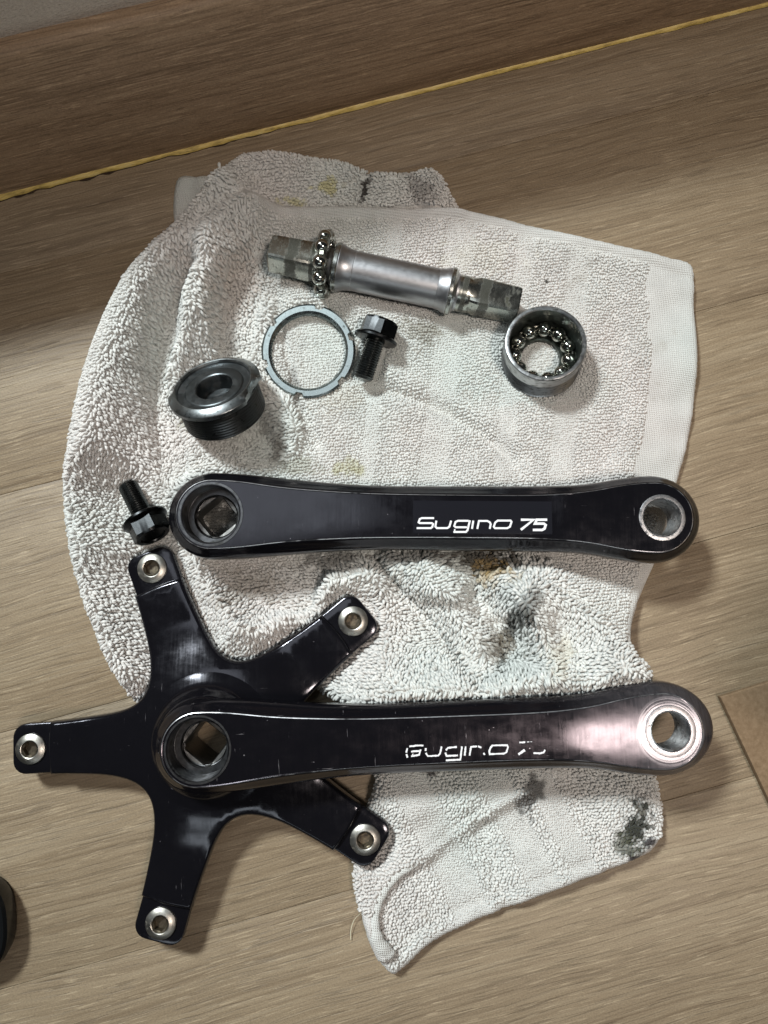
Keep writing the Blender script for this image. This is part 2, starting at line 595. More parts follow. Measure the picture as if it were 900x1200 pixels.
# seams found on the photograph, as distance along UY
seam = [float(np.dot(at(0, 580)[:2], UY)), float(np.dot(at(880, 910)[:2], UY))]
pitch = (seam[0] - seam[1]) / 2.0
plank_mesh = None
c = 0.35


def plank_mesh_make(L, Wd):
    m = MB()
    a = [(-L / 2, -Wd / 2), (L / 2, -Wd / 2), (L / 2, Wd / 2), (-L / 2, Wd / 2)]
    def ring(i, z): return [(x - math.copysign(i, x), y - math.copysign(i, y), z) for x, y in a]
    m.loft([ring(0, -8), ring(0, -.45), ring(.06, -.05), ring(.16, 0)], True, True)
    return m


base_y = seam[1]
k0 = -6
first = None
for k in range(-6, 6):
    y0 = base_y + k * pitch
    if y0 > np.dot(A0, UY) + 5: break
    xoff = [-260, 180, -60, 320][k % 4]
    for s in (0,):
        if first is None:
            first = plank_mesh_make(1380, pitch - .12).build('laminate_plank', M_FLOOR, floor, angle=60)
            o = first
        else:
            o = first.copy(); COL.objects.link(o)
        o.location = ((xoff * .02) * MM, (y0 + pitch / 2) * MM, 0)

# wall, baseboard, sealant : built in the floor's rotated frame
yb = float(np.dot(A0, UY)); BH = 72.0
fr = Matrix.Rotation(ANG, 4, 'Z')
mb = MB()
prof = [(-.0, 0.0), (0, BH - 7), (.5, BH - 6.2), (.8, BH - 2.5), (2.2, BH - .5), (4.0, BH), (14, BH), (14, 0)]
rings = [[(x, yb + 0.6 + p[0], p[1]) for p in prof] for x in (-700, 700)]
mb.loft(rings, True, True)
bb = mb.build('baseboard', M_BOARD, angle=40)
bb.matrix_world = fr
tag(bb, 'brown wood-grain baseboard running along the foot of the wall', 'baseboard')
mb = MB()
mb.add([(-700, yb + 8, BH - 3), (700, yb + 8, BH - 3), (700, yb + 16, BH - 3), (-700, yb + 16, BH - 3), (-700, yb + 8, 118), (700, yb + 8, 118), (700, yb + 16, 118), (-700, yb + 16, 118)],
       [(3, 2, 1, 0), (4, 5, 6, 7), (0, 1, 5, 4), (1, 2, 6, 5), (2, 3, 7, 6), (3, 0, 4, 7)])
wl = mb.build('wall', M_WALL, smooth=False)
wl.matrix_world = fr
tag(wl, kind='structure')
mb = MB()
xs = np.arange(-330, 420, 1.5)
q = np.stack([xs, xs * 0], 1)
wob = vnoise(q, 14, 5, 2) * .7 + vnoise(q, 5, 6) * .5 + np.abs(vnoise(q, 8, 8)) * .5
wid = .72 + wob * (.95 - .55 * sstep(-40, 60, xs))
hgt = 1.45 + vnoise(q, 30, 9) * .4
rings = []
for x, w_, h_ in zip(xs, wid, hgt):
    rings.append([(x, yb + .7, -.02), (x, yb + .7, h_), (x, yb - w_ * .35, h_ * .72), (x, yb - w_ * .75, h_ * .35), (x, yb - w_, .1), (x, yb - w_, -.02)])
mb.loft(rings, True, True)
sb = mb.build('sealant_bead', M_SEAL, angle=60)
sb.matrix_world = fr
tag(sb, 'ragged yellow sealant bead along the joint of floor and baseboard', 'sealant')

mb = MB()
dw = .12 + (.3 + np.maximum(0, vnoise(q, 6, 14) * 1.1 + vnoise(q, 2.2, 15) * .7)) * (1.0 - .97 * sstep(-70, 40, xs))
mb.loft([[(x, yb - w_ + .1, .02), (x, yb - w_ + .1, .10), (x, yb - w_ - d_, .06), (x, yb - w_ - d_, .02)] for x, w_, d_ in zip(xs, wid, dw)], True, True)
dl = mb.build('shade_line', M_SHADE, None, angle=60)  # dark strip put in for the ragged shade under the bead
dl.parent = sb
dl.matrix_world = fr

# ------------------------------------------------------------------ placement of the cranks
Z1 = 31.0
h1 = Vector(at(246, 602, Z1)); p1 = Vector(at(776, 606.5, Z1))
d1 = (p1 - h1); L1 = d1.length
FR1 = frame(h1, (0, 0, 1), d1)
Z2 = 36.0
h2 = Vector(at(231, 879, Z2)); p2 = Vector(at(786, 857, Z2))
d2 = (p2 - h2); L2 = d2.length
FR2 = frame(h2, (0, 0, 1), d2)
print('crank lengths', L1, L2)
BOLT_PX = [(177, 664), (413, 726), (430, 990), (190, 1082), (40, 877)]
TAB_Z = 12.0
bolts_w = [Vector(at(x, y, TAB_Z + 1.5)) for x, y in BOLT_PX]
cen = sum(bolts_w, Vector()) / 5
print('spider centre', cen, 'hub', h2, [round((b - cen).length, 1) for b in bolts_w])

# ------------------------------------------------------------------ towel
MAIN_PX = [(214, 277), (246, 242), (270, 216), (290, 232), (330, 243), (420, 243), (540, 247), (640, 268), (740, 290), (780, 300), (813, 311),
           (815, 360), (818, 420), (816, 470), (808, 520), (797, 560), (776, 640), (751, 700), (734, 755), (747, 784), (752, 830),
           (760, 880), (769, 915), (776, 960), (769, 990), (744, 1008), (660, 1040), (560, 1080), (505, 1108), (474, 1136), (459, 1142), (441, 1124),
           (427, 1088), (415, 1035), (416, 1000), (426, 955), (440, 915), (432, 870), (415, 830), (385, 812), (345, 792), (300, 797), (270, 772),
           (247, 770), (225, 815), (192, 842), (172, 832), (148, 800), (112, 725), (89, 650), (82, 590), (83, 540), (90, 490), (104, 430), (128, 372), (160, 320)]
main_out = resample(smoothline(arr2(MAIN_PX, 3), 6, True), 1.1, True)
BACK_PX = [(205, 208), (232, 203), (258, 201), (272, 192), (290, 183), (340, 183), (398, 188), (428, 199), (470, 204), (505, 200), (522, 215), (538, 246), (560, 275),
           (480, 300), (300, 300), (240, 300), (205, 270)]
back_out = resample(smoothline(arr2(BACK_PX, 3), 6, True), 1.1, True)
W6 = lambda pts: smoothline(arr2(pts, 6), 6)
RIDGES = [  # pixels, width mm, height mm
    ([(262, 225), (225, 270), (178, 335), (140, 420), (122, 510), (118, 600), (135, 700), (165, 780)], 13, 9.0),
    ([(304, 256), (258, 296), (236, 348), (236, 400), (214, 440)], 7, 7.5),
    ([(228, 318), (199, 368), (190, 430), (190, 480), (202, 545)], 5.5, -7.0),
    ([(292, 325), (276, 400)], 9, -4.5),
    ([(420, 822), (500, 822), (570, 815), (640, 806), (700, 795)], 12, 9.0),
    ([(560, 560), (640, 566), (720, 560)], 9, 3.0),
    ([(320, 670), (360, 668)], 10, -3.0),
    ([(316, 262), (318, 330), (332, 400), (345, 470), (372, 520)], 2.6, -2.2),
    ([(345, 262), (350, 330), (362, 400)], 7, 1.4),
    ([(300, 236), (420, 244), (540, 250)], 2.6, 1.2),
    ([(320, 420), (300, 480), (320, 530)], 8, -1.5),
    ([(430, 455), (500, 470), (560, 505), (600, 545)], 3.0, -1.4),
    ([(425, 420), (480, 450), (550, 480), (610, 520)], 5.0, 1.6),
    ([(720, 320), (726, 420), (722, 500), (700, 555)], 4.0, -1.0),
    ([(215, 670), (255, 715), (300, 742), (350, 742), (395, 760)], 10, 8.0),
    ([(255, 668), (305, 692), (345, 700)], 9, -5.0),
    ([(450, 668), (400, 700), (372, 745)], 8, 5.0),
    ([(445, 655), (500, 715), (545, 770), (565, 805)], 4.5, -4.2),
    ([(500, 668), (545, 712), (580, 740)], 8, 3.6),
    ([(560, 700), (600, 760), (612, 775)], 6.5, -7.5),
    ([(600, 712), (625, 742), (628, 780), (600, 800)], 5, 3.5),
    ([(610, 690), (655, 695), (700, 740), (725, 785)], 12, 6.5),
    ([(440, 770), (480, 790), (560, 805)], 10, 4.0),
    ([(100, 560), (130, 640), (165, 740)], 7, 1.0),
    ([(455, 930), (520, 940), (600, 905)], 9, 2.5),
    ([(470, 985), (520, 950)], 5, -1.2), ([(520, 985), (570, 935)], 4, -1.4),
    ([(565, 965), (585, 1030), (592, 1060)], 3.5, -1.3),
    ([(610, 940), (660, 990), (690, 1010)], 5.0, 1.1),
    ([(670, 905), (690, 960), (730, 990)], 4.0, -1.3),
    ([(730, 905), (752, 960), (745, 990)], 6.0, 1.5),
]
RIDGES = [(W6(p), w_, h_) for p, w_, h_ in RIDGES]
STEPS = [  # line (high side on its left), height, half width, decay, dip
    ([(252, 425), (252, 370), (266, 326), (290, 288), (314, 250)], 3.5, 1.6, 9, 3.0, 12),
    ([(378, 772), (360, 740), (336, 724), (310, 738), (285, 728), (248, 682)], 8.0, 1.8, 16, 4.0, 12),
    ([(388, 668), (373, 700), (377, 735), (398, 768)], 5.5, 1.6, 18, 2.5, 8),
    ([(436, 650), (475, 692), (520, 745), (560, 806)], 5.0, 1.4, 15, 2.0, 8),
    ([(584, 690), (609, 735), (613, 768), (592, 788), (555, 800)], 6.5, 1.8, 16, 6.0, 9),
    ([(470, 700), (540, 712), (585, 742)], 2.5, 3.0, 12, 1.0, 6),
    ([(350, 540), (352, 500), (338, 440), (322, 380), (316, 300), (312, 262)], 1.6, 1.2, 12, 1.2, 5),
    ([(610, 548), (560, 508), (505, 478), (440, 452)], 2.0, 2.0, 12, 1.0, 6),
]
STEPS = [(W6(p), *r) for p, *r in STEPS]


def signed(line, P):
    best = np.full(len(P), 1e9); sg = np.zeros(len(P)); tt = np.zeros(len(P))
    n = len(line) - 1
    for i in range(n):
        a = line[i]; ab = line[i + 1] - a
        t = np.clip(((P - a) @ ab) / (ab @ ab + 1e-12), 0, 1)
        q = P - (a + t[:, None] * ab)
        d = np.hypot(q[:, 0], q[:, 1])
        m = d < best
        best = np.where(m, d, best)
        sg = np.where(m, np.sign(ab[0] * (P - a)[:, 1] - ab[1] * (P - a)[:, 0]), sg)
        tt = np.where(m, (i + t) / n, tt)
    return best * sg, tt


FLAP = W6([(650, 900), (600, 935), (558, 962), (505, 1002), (470, 1020), (448, 1045), (440, 1070), (442, 1095), (458, 1118)])
LOBE = W6([(610, 672), (662, 704), (705, 732), (738, 768)])
seg_hub2 = arr2([(250, 868)], 8)
PRESS = []  # (polyline mm, radius, zmax)
PRESS.append((np.array([(h1 + (p1 - h1) * t).xy for t in (.06, .93)]), 13, 13.0))
PRESS.append((np.array([h1.xy, (h1 + (p1 - h1) * .02).xy]), 15, 3.2))
PRESS.append((np.array([(h2 + (p2 - h2) * t).xy for t in (.06, 1.)]), 9, 18.5))
PRESS.append((np.array([cen.xy, (cen + Vector((.1, 0, 0))).xy]), 27, 2.0))
for b in bolts_w: PRESS.append((np.array([cen.xy, b.xy]), 9.5, 3.6))
sp0 = Vector(at(317, 297, 14)); sp1 = Vector(at(607, 358, 12))
PRESS.append((np.array([sp0.xy, sp1.xy]), 6.0, 3.6))
PRESS.append((arr2([(634, 420), (635, 420)], 6), 15.5, 3.4))
PRESS.append((arr2([(243, 455), (262, 478)], 6), 10, 1.6))
PRESS.append((arr2([(358, 414), (362, 414)], 5), 20, 3.4))
PRESS.append((arr2([(442, 396), (428, 440)], 6), 5.5, 3.6))
PRESS.append((arr2([(155, 583), (176, 628)], 6), 7, 4.5))


def flap_side(P):
    """signed distance to the flap edge: positive on its upper left side"""
    d = dist_poly(FLAP, P)
    ext = np.vstack([FLAP, arr2([(400, 1150), (350, 1000), (430, 850), (640, 850)], 6)])
    return np.where(inside(ext, P), d, -d)


def lobe_side(P):
    d = dist_poly(LOBE, P)
    ext = np.vstack([LOBE, arr2([(760, 830), (560, 830), (560, 668)], 6)])
    return np.where(inside(ext, P), d, -d)


RIGHT_EDGE = W6([(813, 311), (815, 360), (818, 420), (816, 470), (808, 520), (797, 560)])
RIGHT_LOW = W6([(797, 560), (776, 640), (751, 700), (734, 755)])
TOP_EDGE = W6([(300, 240), (330, 243), (420, 243), (540, 247), (640, 268), (740, 290), (813, 311)])
BOT_EDGE = W6([(769, 990), (744, 1008), (660, 1040), (560, 1080), (505, 1108), (474, 1136), (459, 1142), (441, 1124), (427, 1088)])
LONG_L = arr2([(205, 272), (262, 210), (300, 250), (330, 420), (360, 520), (300, 560), (230, 680), (520, 640), (640, 660), (760, 800), (400, 830), (170, 850), (60, 600)], 6)


def H_main(P):
    d = dist_poly(main_out, P, True)
    z = np.full(len(P), 5.4)
    z += vnoise(P, 42, 21) * 1.3 + vnoise(P, 17, 22) * 1.0 + vnoise(P, 7, 23) * .34
    for ln, w_, h_ in RIDGES:
        z += (1.9 if abs(h_) > 3.2 else 1.3) * h_ * np.exp(-(dist_poly(ln, P) / w_) ** 2)
    for ln, h_, w_, dec, dip, ddec in STEPS:
        sd, tt = signed(ln, P)
        tp_ = np.clip(np.minimum(tt, 1 - tt) * 5, 0, 1) ** .7
        z += 1.6 * tp_ * (h_ * sstep(-w_ * .4, w_ * 1.6, sd) * np.exp(-(np.maximum(sd, 0) / dec) ** 2) - dip * (1 - sstep(-w_, w_, sd)) * np.exp(-(sd / ddec) ** 2))
    z += 3.4 * sstep(-5.0, 1.8, flap_side(P)) * np.exp(-(np.maximum(0, flap_side(P)) / 34) ** 2)
    z += 5.0 * sstep(-.8, 2.6, lobe_side(P)) * np.exp(-(dist_poly(LOBE, P) / 26) ** 2)
    # hem ripples
    dr = dist_poly(RIGHT_EDGE, P)
    yy = P[:, 1]
    z += np.exp(-(dr / 14) ** 2) * (.55 * np.sin(yy / 3.9 + np.sin(yy / 11) * 1.5) - .8)
    db = dist_poly(BOT_EDGE, P)
    z += np.exp(-((db - 1.8) / 2.2) ** 2) * .8 - np.exp(-((db - 6.5) / 1.5) ** 2) * .6
    z += np.exp(-(db / 6) ** 2) * .4 * np.sin(P[:, 0] / 2.1 + np.sin(P[:, 0] / 7))
    dt = dist_poly(TOP_EDGE, P)
    z += np.exp(-((dt - 1.8) / 2.0) ** 2) * .7 - np.exp(-((dt - 5.0) / 1.3) ** 2) * .55
    z += .9 * np.exp(-((flap_side(P) - 1.6) / 1.4) ** 2) - .3 * np.exp(-((flap_side(P) + 2.5) / 3.0) ** 2)
    z = np.maximum(z, 1.2)
    for ln, r_, zm in PRESS:
        dd = dist_poly(ln, P)
        lim = zm + 1.1 * np.maximum(0, dd - r_)
        k = 1.2
        hh = np.clip(.5 + .5 * (lim - z) / k, 0, 1)
        z = lim * (1 - hh) + z * hh - k * hh * (1 - hh)
    left = sstep(-60, -95, P[:, 0])
    r_ = 3.2 + 5.0 * left
    e = np.clip(d / r_, 0, 1)
    z = np.maximum(z, 1.0) * np.sqrt(np.clip(1 - (1 - e) ** 2, 0, 1))
    return z + .25


def H_back(P):
    d = dist_poly(back_out, P, True)
    z = np.full(len(P), 3.0) + vnoise(P, 20, 31) * .6 + vnoise(P, 8, 32) * .3
    z += 5.0 * np.exp(-(dist_poly(W6([(262, 240), (290, 196), (330, 190)]), P) / 9) ** 2)
    z += 3.5 * np.exp(-(dist_poly(W6([(505, 206), (508, 240)]), P) / 5) ** 2)
    z -= 1.8 * np.exp(-(dist_poly(W6([(430, 205), (424, 235)]), P) / 3) ** 2)
    z += 2.4 * np.exp(-(dist_poly(W6([(455, 215), (480, 240)]), P) / 7) ** 2)
    z *= 1 - .5 * sstep(-80, -86, P[:, 0])
    e = np.clip(d / 2.6, 0, 1)
    z = z * np.sqrt(np.clip(1 - (1 - e) ** 2, 0, 1))
    # dips under the main sheet
    ins = inside(main_out, P) & (dist_poly(main_out, P, True) > 1.0)
    return np.where(ins, np.minimum(z, 1.0), z) + .2


STAINS_AND_SHADE = [  # px, py, rx, ry (px), colour, strength, rotation deg
    (430, 213, 7, 17, (.05, .045, .04), .9, 10), (492, 222, 24, 16, (.22, .20, .19), .55, 40), (385, 215, 18, 9, (.55, .50, .16), .55, 0),
    (345, 233, 22, 8, (.58, .54, .22), .5, 0), (500, 385, 34, 16, (.20, .18, .12), .45, 10), (345, 296, 16, 10, (.25, .2, .15), .25, 0),
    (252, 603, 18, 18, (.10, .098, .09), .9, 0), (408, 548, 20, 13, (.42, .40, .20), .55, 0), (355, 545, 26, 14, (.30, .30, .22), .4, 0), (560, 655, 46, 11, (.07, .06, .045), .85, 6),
    (575, 668, 26, 14, (.40, .27, .10), .55, 20), (480, 655, 36, 8, (.12, .11, .10), .6, 0), (388, 655, 26, 10, (.10, .09, .08), .6, 0),
    (599, 738, 8, 21, (.06, .055, .045), .8, 20), (583, 755, 20, 14, (.16, .13, .09), .6, 0), (607, 705, 8, 16, (.08, .08, .07), .6, 30), (648, 762, 18, 26, (.5, .44, .28), .25, 0),
    (743, 966, 11, 27, (.035, .035, .025), 1.0, 12), (733, 990, 12, 14, (.08, .08, .05), .7, 0), (622, 925, 11, 22, (.07, .065, .06), .75, 25), (505, 898, 8, 5, (.06, .05, .05), .8, 0),
    (318, 500, 10, 34, (.12, .11, .10), .5, -25), (232, 492, 22, 12, (.26, .24, .14), .5, 0), (345, 455, 6, 20, (.12, .11, .1), .45, -15), (330, 520, 8, 18, (.15, .14, .12), .4, 20),
    (285, 690, 50, 22, (.34, .30, .25), .45, 0), (560, 300, 60, 22, (.72, .70, .62), .3, 0), (610, 455, 60, 20, (.62, .68, .66), .35, 0), (280, 330, 26, 55, (.62, .53, .47), .35, 15),  # pocket entries here: grime plus brownish shade painted into the fold hollows
    (600, 1085, 12, 5, (.10, .09, .08), .6, -20), (740, 1005, 6, 3, (.06, .05, .05), .9, 0), (763, 985, 5, 3, (.06, .05, .05), .9, 0), (640, 330, 3, 3, (.08, .07, .06), .9, 0), (395, 465, 30, 20, (.6, .56, .48), .3, 0),
]


def towel_color(P, jit=None, seed=3):
    n = len(P)
    c = np.tile(np.array([.70, .696, .668]), (n, 1))
    a = vnoise(P, 38, 51, 2)[:, None]
    c *= 1 + np.clip(a, 0, 1) * np.array([.03, -.05, -.05]) + np.clip(-a, 0, 1) * np.array([-.07, .0, -.005])
    c *= (1 + vnoise(P, 5, 52)[:, None] * .05)
    if jit is not None: c *= (1 + jit[:, None])
    hf = vnoise(P, 1.7, 53) * .5 + vnoise(P, 4.5, 54) * .5
    if jit is not None: hf = hf + jit * 3.5
    for (px, py, rx, ry, sc, st, ro) in STAINS_AND_SHADE:
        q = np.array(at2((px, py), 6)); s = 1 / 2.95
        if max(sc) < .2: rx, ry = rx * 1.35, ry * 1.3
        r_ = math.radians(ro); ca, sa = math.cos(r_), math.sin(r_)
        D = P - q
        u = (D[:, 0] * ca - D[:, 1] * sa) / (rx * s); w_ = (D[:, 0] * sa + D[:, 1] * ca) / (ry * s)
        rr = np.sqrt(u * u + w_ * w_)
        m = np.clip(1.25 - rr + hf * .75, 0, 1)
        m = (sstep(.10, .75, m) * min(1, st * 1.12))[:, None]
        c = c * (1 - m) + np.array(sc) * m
    # general light grime
    g = sstep(.5, .95, vnoise(P, 9, 55, 2) * .5 + vnoise(P, 2.0, 56) * .5 + .15)[:, None] * .30
    c = c * (1 - g) + np.array([.45, .41, .35]) * g
    return np.clip(c, 0.01, .9)


def sheet(name, out, hf, parent, step):
    V, F = fill([tuple(p) for p in out], [], step)
    z = hf(V)
    n = len(V)
    # rim down to the floor
    ob = len(out)
    d = dist_poly(out, V, True)
    me = bpy.data.meshes.new(name)
    from collections import defaultdict
    cnt = defaultdict(int)
    for t3 in F:
        for i in range(3):
            a, b = int(t3[i]), int(t3[(i + 1) % 3])
            cnt[(a, b)] += 1
    be = [(a, b) for (a, b) in cnt if (b, a) not in cnt]
    bv = sorted({a for e in be for a in e})
    mp = {a: n + i for i, a in enumerate(bv)}
    vs = np.vstack([np.column_stack([V, z]), np.column_stack([V[bv], np.full(len(bv), .05)])])
    fs = [tuple(int(i) for i in t3) for t3 in F] + [(b, a, mp[a], mp[b]) for a, b in be]
    me.from_pydata([tuple(p * MM) for p in vs], [], fs)
    me.update()
    me.shade_smooth()
    ca = me.color_attributes.new('Col', 'FLOAT_COLOR', 'POINT')
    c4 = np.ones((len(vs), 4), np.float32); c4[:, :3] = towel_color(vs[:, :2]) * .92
    ca.data.foreach_set('color', c4.ravel())
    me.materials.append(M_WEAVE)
    o = bpy.data.objects.new(name, me)
    COL.objects.link(o); o.parent = parent
    return o


towel = empty('towel', (0, 0, 0))
tag(towel, 'rumpled white terry towel with grease stains lying on the floor', 'towel')
sheet('towel_sheet', main_out, H_main, towel, 1.0)
sheet('folded_corner', back_out, H_back, towel, 1.5)


def pile(name, out, hf, parent, main=True):
    lo = out.min(0) - 1; hi = out.max(0) + 1
    row, colp = 1.22, 1.02
    th = .10
    span = np.hypot(*(hi - lo)) / 2
    ctr = (lo + hi) / 2
    gx, gy = np.meshgrid(np.arange(-span, span, colp), np.arange(-span, span, row))
    gx = gx + (np.arange(gx.shape[0]) % 2)[:, None] * colp * .5
    g = np.stack([gx.ravel(), gy.ravel()], 1)
    g += rng.normal(0, .20, g.shape)
    g = np.stack([g[:, 0] * math.cos(th) - g[:, 1] * math.sin(th), g[:, 0] * math.sin(th) + g[:, 1] * math.cos(th)], 1) + ctr
    P = g[inside(out, g)]
    d = dist_poly(out, P, True)
    keep = d > .35
    if main:
        dr = dist_poly(RIGHT_EDGE, P); drl = dist_poly(RIGHT_LOW, P); dt = dist_poly(TOP_EDGE, P); db = dist_poly(BOT_EDGE, P)
        fs = flap_side(P)
        keep &= ~(dr < 20 + vnoise(P, 6, 61) * 1.2) & ~(drl < 4.5) & ~(dt < 4.2) & ~(db < 2.6)
        keep &= ~((fs > -.5) & (fs < 1.3) & (dist_poly(FLAP[20:], P) < 2) & (P[:, 0] < at2((600, 960))[0]))
        keep &= ~((fs > 0) & (db < 7))
    else:
        keep &= ~inside(main_out, P)
        keep &= P[:, 0] > at2((250, 200))[0] - (P[:, 1] * 0)
    P = P[keep]; d = d[keep]
    n = len(P)
    e = .4
    z = hf(P)
    zx = (hf(P + [e, 0]) - hf(P - [e, 0])) / (2 * e)
    zy = (hf(P + [0, e]) - hf(P - [0, e])) / (2 * e)
    lim = 3.0
    gm = np.hypot(zx, zy) + 1e-9
    sc = np.minimum(1, lim / gm); zx *= sc; zy *= sc
    N = np.column_stack([-zx, -zy, np.ones(n)]); N /= np.linalg.norm(N, axis=1)[:, None]
    # loop length by region
    if main:
        longz = inside(LONG_L, P).astype(float)
        longz = np.clip(.5 * longz + .5 * inside(LONG_L, P + rng.normal(0, 4, P.shape)), 0, 1)
        L = .92 + 1.42 * longz
        # woven bands with next to no pile
        u = P[:, 0] * math.cos(.12) + P[:, 1] * math.sin(.12) * -1
        band = np.zeros(n)
        for c0, w_ in ((14, 6), (42, 4), (66, 5), (-14, 3)):
            band = np.maximum(band, 1 - sstep(w_ * .8, w_ * 1.2, np.abs(u - c0)))
        band *= (1 - longz)
        low = P[:, 1] < at2((500, 900))[1]
        band2 = np.zeros(n)
        ub = P[:, 0] * math.cos(-.45) - P[:, 1] * math.sin(-.45)
        for c0, w_ in ((-22, 7), (8, 6), (24, 5)):
            band2 = np.maximum(band2, 1 - sstep(w_ * .8, w_ * 1.2, np.abs(ub - c0)))
        band = np.where(low, band2, band)
        L = L * (1 - .55 * band)
        bigloop = low & (band2 < .5)
        L = np.where(bigloop, L * 1.5, L)
        for ln, r_, zm in PRESS:
            L *= 1 - .5 * (1 - sstep(r_ * .6, r_ + 1.5, dist_poly(ln, P)))
    else:
        band = np.zeros(n)
        L = np.full(n, 1.6)
    L *= rng.uniform(.75, 1.25, n)
    R = (.52 + .07 * sstep(1.2, 2.2, L)) * rng.uniform(.85, 1.15, n) * (1 - .25 * band)
    ang = vnoise(P, 30, 71, 2) * 2.6 + rng.normal(0, .34, n) - 2.0
    lean = np.column_stack([np.cos(ang), np.sin(ang)]) * .55
    gl = np.column_stack([-zx, -zy]) * .9
    lean = lean + gl
    T = np.column_stack([lean, np.zeros(n)])
    T -= N * (T * N).sum(1)[:, None]
    tl = np.linalg.norm(T, axis=1)[:, None] + 1e-9
    T = T / tl
    lk = np.clip(.35 + .4 * tl[:, 0] + rng.normal(0, .15, n), .2, .95)
    B = np.cross(N, T)
    ss = np.array([-.12, .30, .62, .90])
    rad = np.array([.80, 1.05, 1.12, .84])
    K = 5
    root = np.column_stack([P, z])
    verts = np.zeros((n, 4 * K + 1, 3), np.float32)
    curl = rng.normal(0, .16, n)
    def pos(s):
        return root + (L[:, None]) * (N * ((.95 - .25 * lk[:, None]) * s - .35 * lk[:, None] * s * s) + T * (lk[:, None] * 1.15 * s * abs(s)) + B * (curl[:, None] * s * s))
    for k, s in enumerate(ss):
        c0 = pos(s); dv = pos(s + .05) - pos(s - .05)
        dv /= np.linalg.norm(dv, axis=1)[:, None]
        U = np.cross(B, dv); U /= np.linalg.norm(U, axis=1)[:, None] + 1e-9
        V2 = np.cross(dv, U)
        for j in range(K):
            a = 2 * math.pi * j / K
            verts[:, k * K + j] = c0 + (R * rad[k])[:, None] * (math.cos(a) * U + math.sin(a) * V2)
    verts[:, 4 * K] = pos(1.06)
    verts[:, :, 2] = np.maximum(verts[:, :, 2], .15)
    quads, tris = [], []
    for k in range(3):
        for j in range(K):
            j2 = (j + 1) % K
            quads.append((k * K + j, k * K + j2, (k + 1) * K + j2, (k + 1) * K + j))
    for j in range(K): tris.append((3 * K + j, 3 * K + (j + 1) % K, 4 * K))
    nv = 4 * K + 1
    base = (np.arange(n) * nv)[:, None]
    q = (np.array(quads).ravel()[None] + base)
    t3 = (np.array(tris).ravel()[None] + base)
    loops = np.concatenate([q, t3], 1).ravel().astype(np.int32)
    tot = np.tile(np.array([4] * len(quads) + [3] * len(tris)), n).astype(np.int32)
    start = np.concatenate([[0], np.cumsum(tot)[:-1]]).astype(np.int32)
    me = bpy.data.meshes.new(name)
    me.vertices.add(n * nv)
    me.vertices.foreach_set('co', (verts.reshape(-1) * MM).astype(np.float32))
    me.loops.add(len(loops)); me.loops.foreach_set('vertex_index', loops)
    me.polygons.add(len(tot)); me.polygons.foreach_set('loop_start', start)
    me.update(calc_edges=True)
    me.validate()
    me.shade_smooth()
    ca = me.color_attributes.new('Col', 'FLOAT_COLOR', 'POINT')
    jit = rng.normal(0, .05, n)
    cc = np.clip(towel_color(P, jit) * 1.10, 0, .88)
    c4 = np.ones((n, nv, 4), np.float32); c4[:, :, :3] = cc[:, None, :]
    ca.data.foreach_set('color', c4.ravel())
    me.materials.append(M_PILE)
    o = bpy.data.objects.new(name, me)
    COL.objects.link(o); o.parent = parent
    o['kind'] = 'stuff'
    print(name, n, 'loops')
    return o


pile('terry_pile', main_out, H_main, towel, True)
pile('terry_pile', back_out, H_back, towel, False)
hl = FLAP[18:]
hp_ = hl + 0
tn = np.gradient(hl, axis=0); tn /= np.linalg.norm(tn, axis=1)[:, None]
side = np.column_stack([-tn[:, 1], tn[:, 0]])
tst = flap_side(hl + side * 2)
side = side * np.sign(np.median(tst))
cpos = hl + side * .1
zc = H_main(hl + side * 2.2)
zc = np.convolve(np.pad(zc, 3, 'edge'), np.ones(7) / 7, 'valid')
from collections import namedtuple
V_, F_ = [], []
K_ = 12
for i in range(len(hl)):
    u_ = i / (len(hl) - 1)
    rw = (1.5 + 1.0 * sstep(.55, .95, u_)) * (1 + .10 * math.sin(i * 1.7) + .06 * math.sin(i * .61)) * min(1, .25 + 4 * u_)
    for j in range(K_):
        a = 2 * math.pi * j / K_
        V_.append(tuple(cpos[i] + side[i] * rw * 1.15 * math.cos(a)) + (max(.2, zc[i] - 1.3 + rw * math.sin(a)),))
for i in range(len(hl) - 1):
    for j in range(K_):
        F_.append((i * K_ + j, i * K_ + (j + 1) % K_, (i + 1) * K_ + (j + 1) % K_, (i + 1) * K_ + j))
F_.append(tuple((len(hl) - 1) * K_ + j for j in range(K_)))
mb = MB(); mb.add(V_, F_)
rh = mb.build('rolled_hem', M_WEAVE, towel, angle=180)
ca = rh.data.color_attributes.new('Col', 'FLOAT_COLOR', 'POINT')
c4 = np.ones((len(rh.data.vertices), 4), np.float32); c4[:, :3] = (.68, .674, .645)
ca.data.foreach_set('color', c4.ravel())
# loose thread at the bottom left edge of the towel
mb = MB()
tp = smoothline(np.array([at2(p, 2) for p in [(424, 1068), (415, 1078), (411, 1092), (411, 1103)]]), 5)
rings = []
for i, p in enumerate(tp):
    z = 3.0 - 2.4 * i / len(tp)
    rings.append([(p[0] + .16 * math.cos(a), p[1] + .1 * math.sin(a), z + .16 * math.sin(a)) for a in (0, 1.57, 3.14, 4.71)])
mb.loft(rings, True, True)
th = mb.build('loose_thread', plain('thread_cotton', (.72, .66, .5), .9, .1), towel)


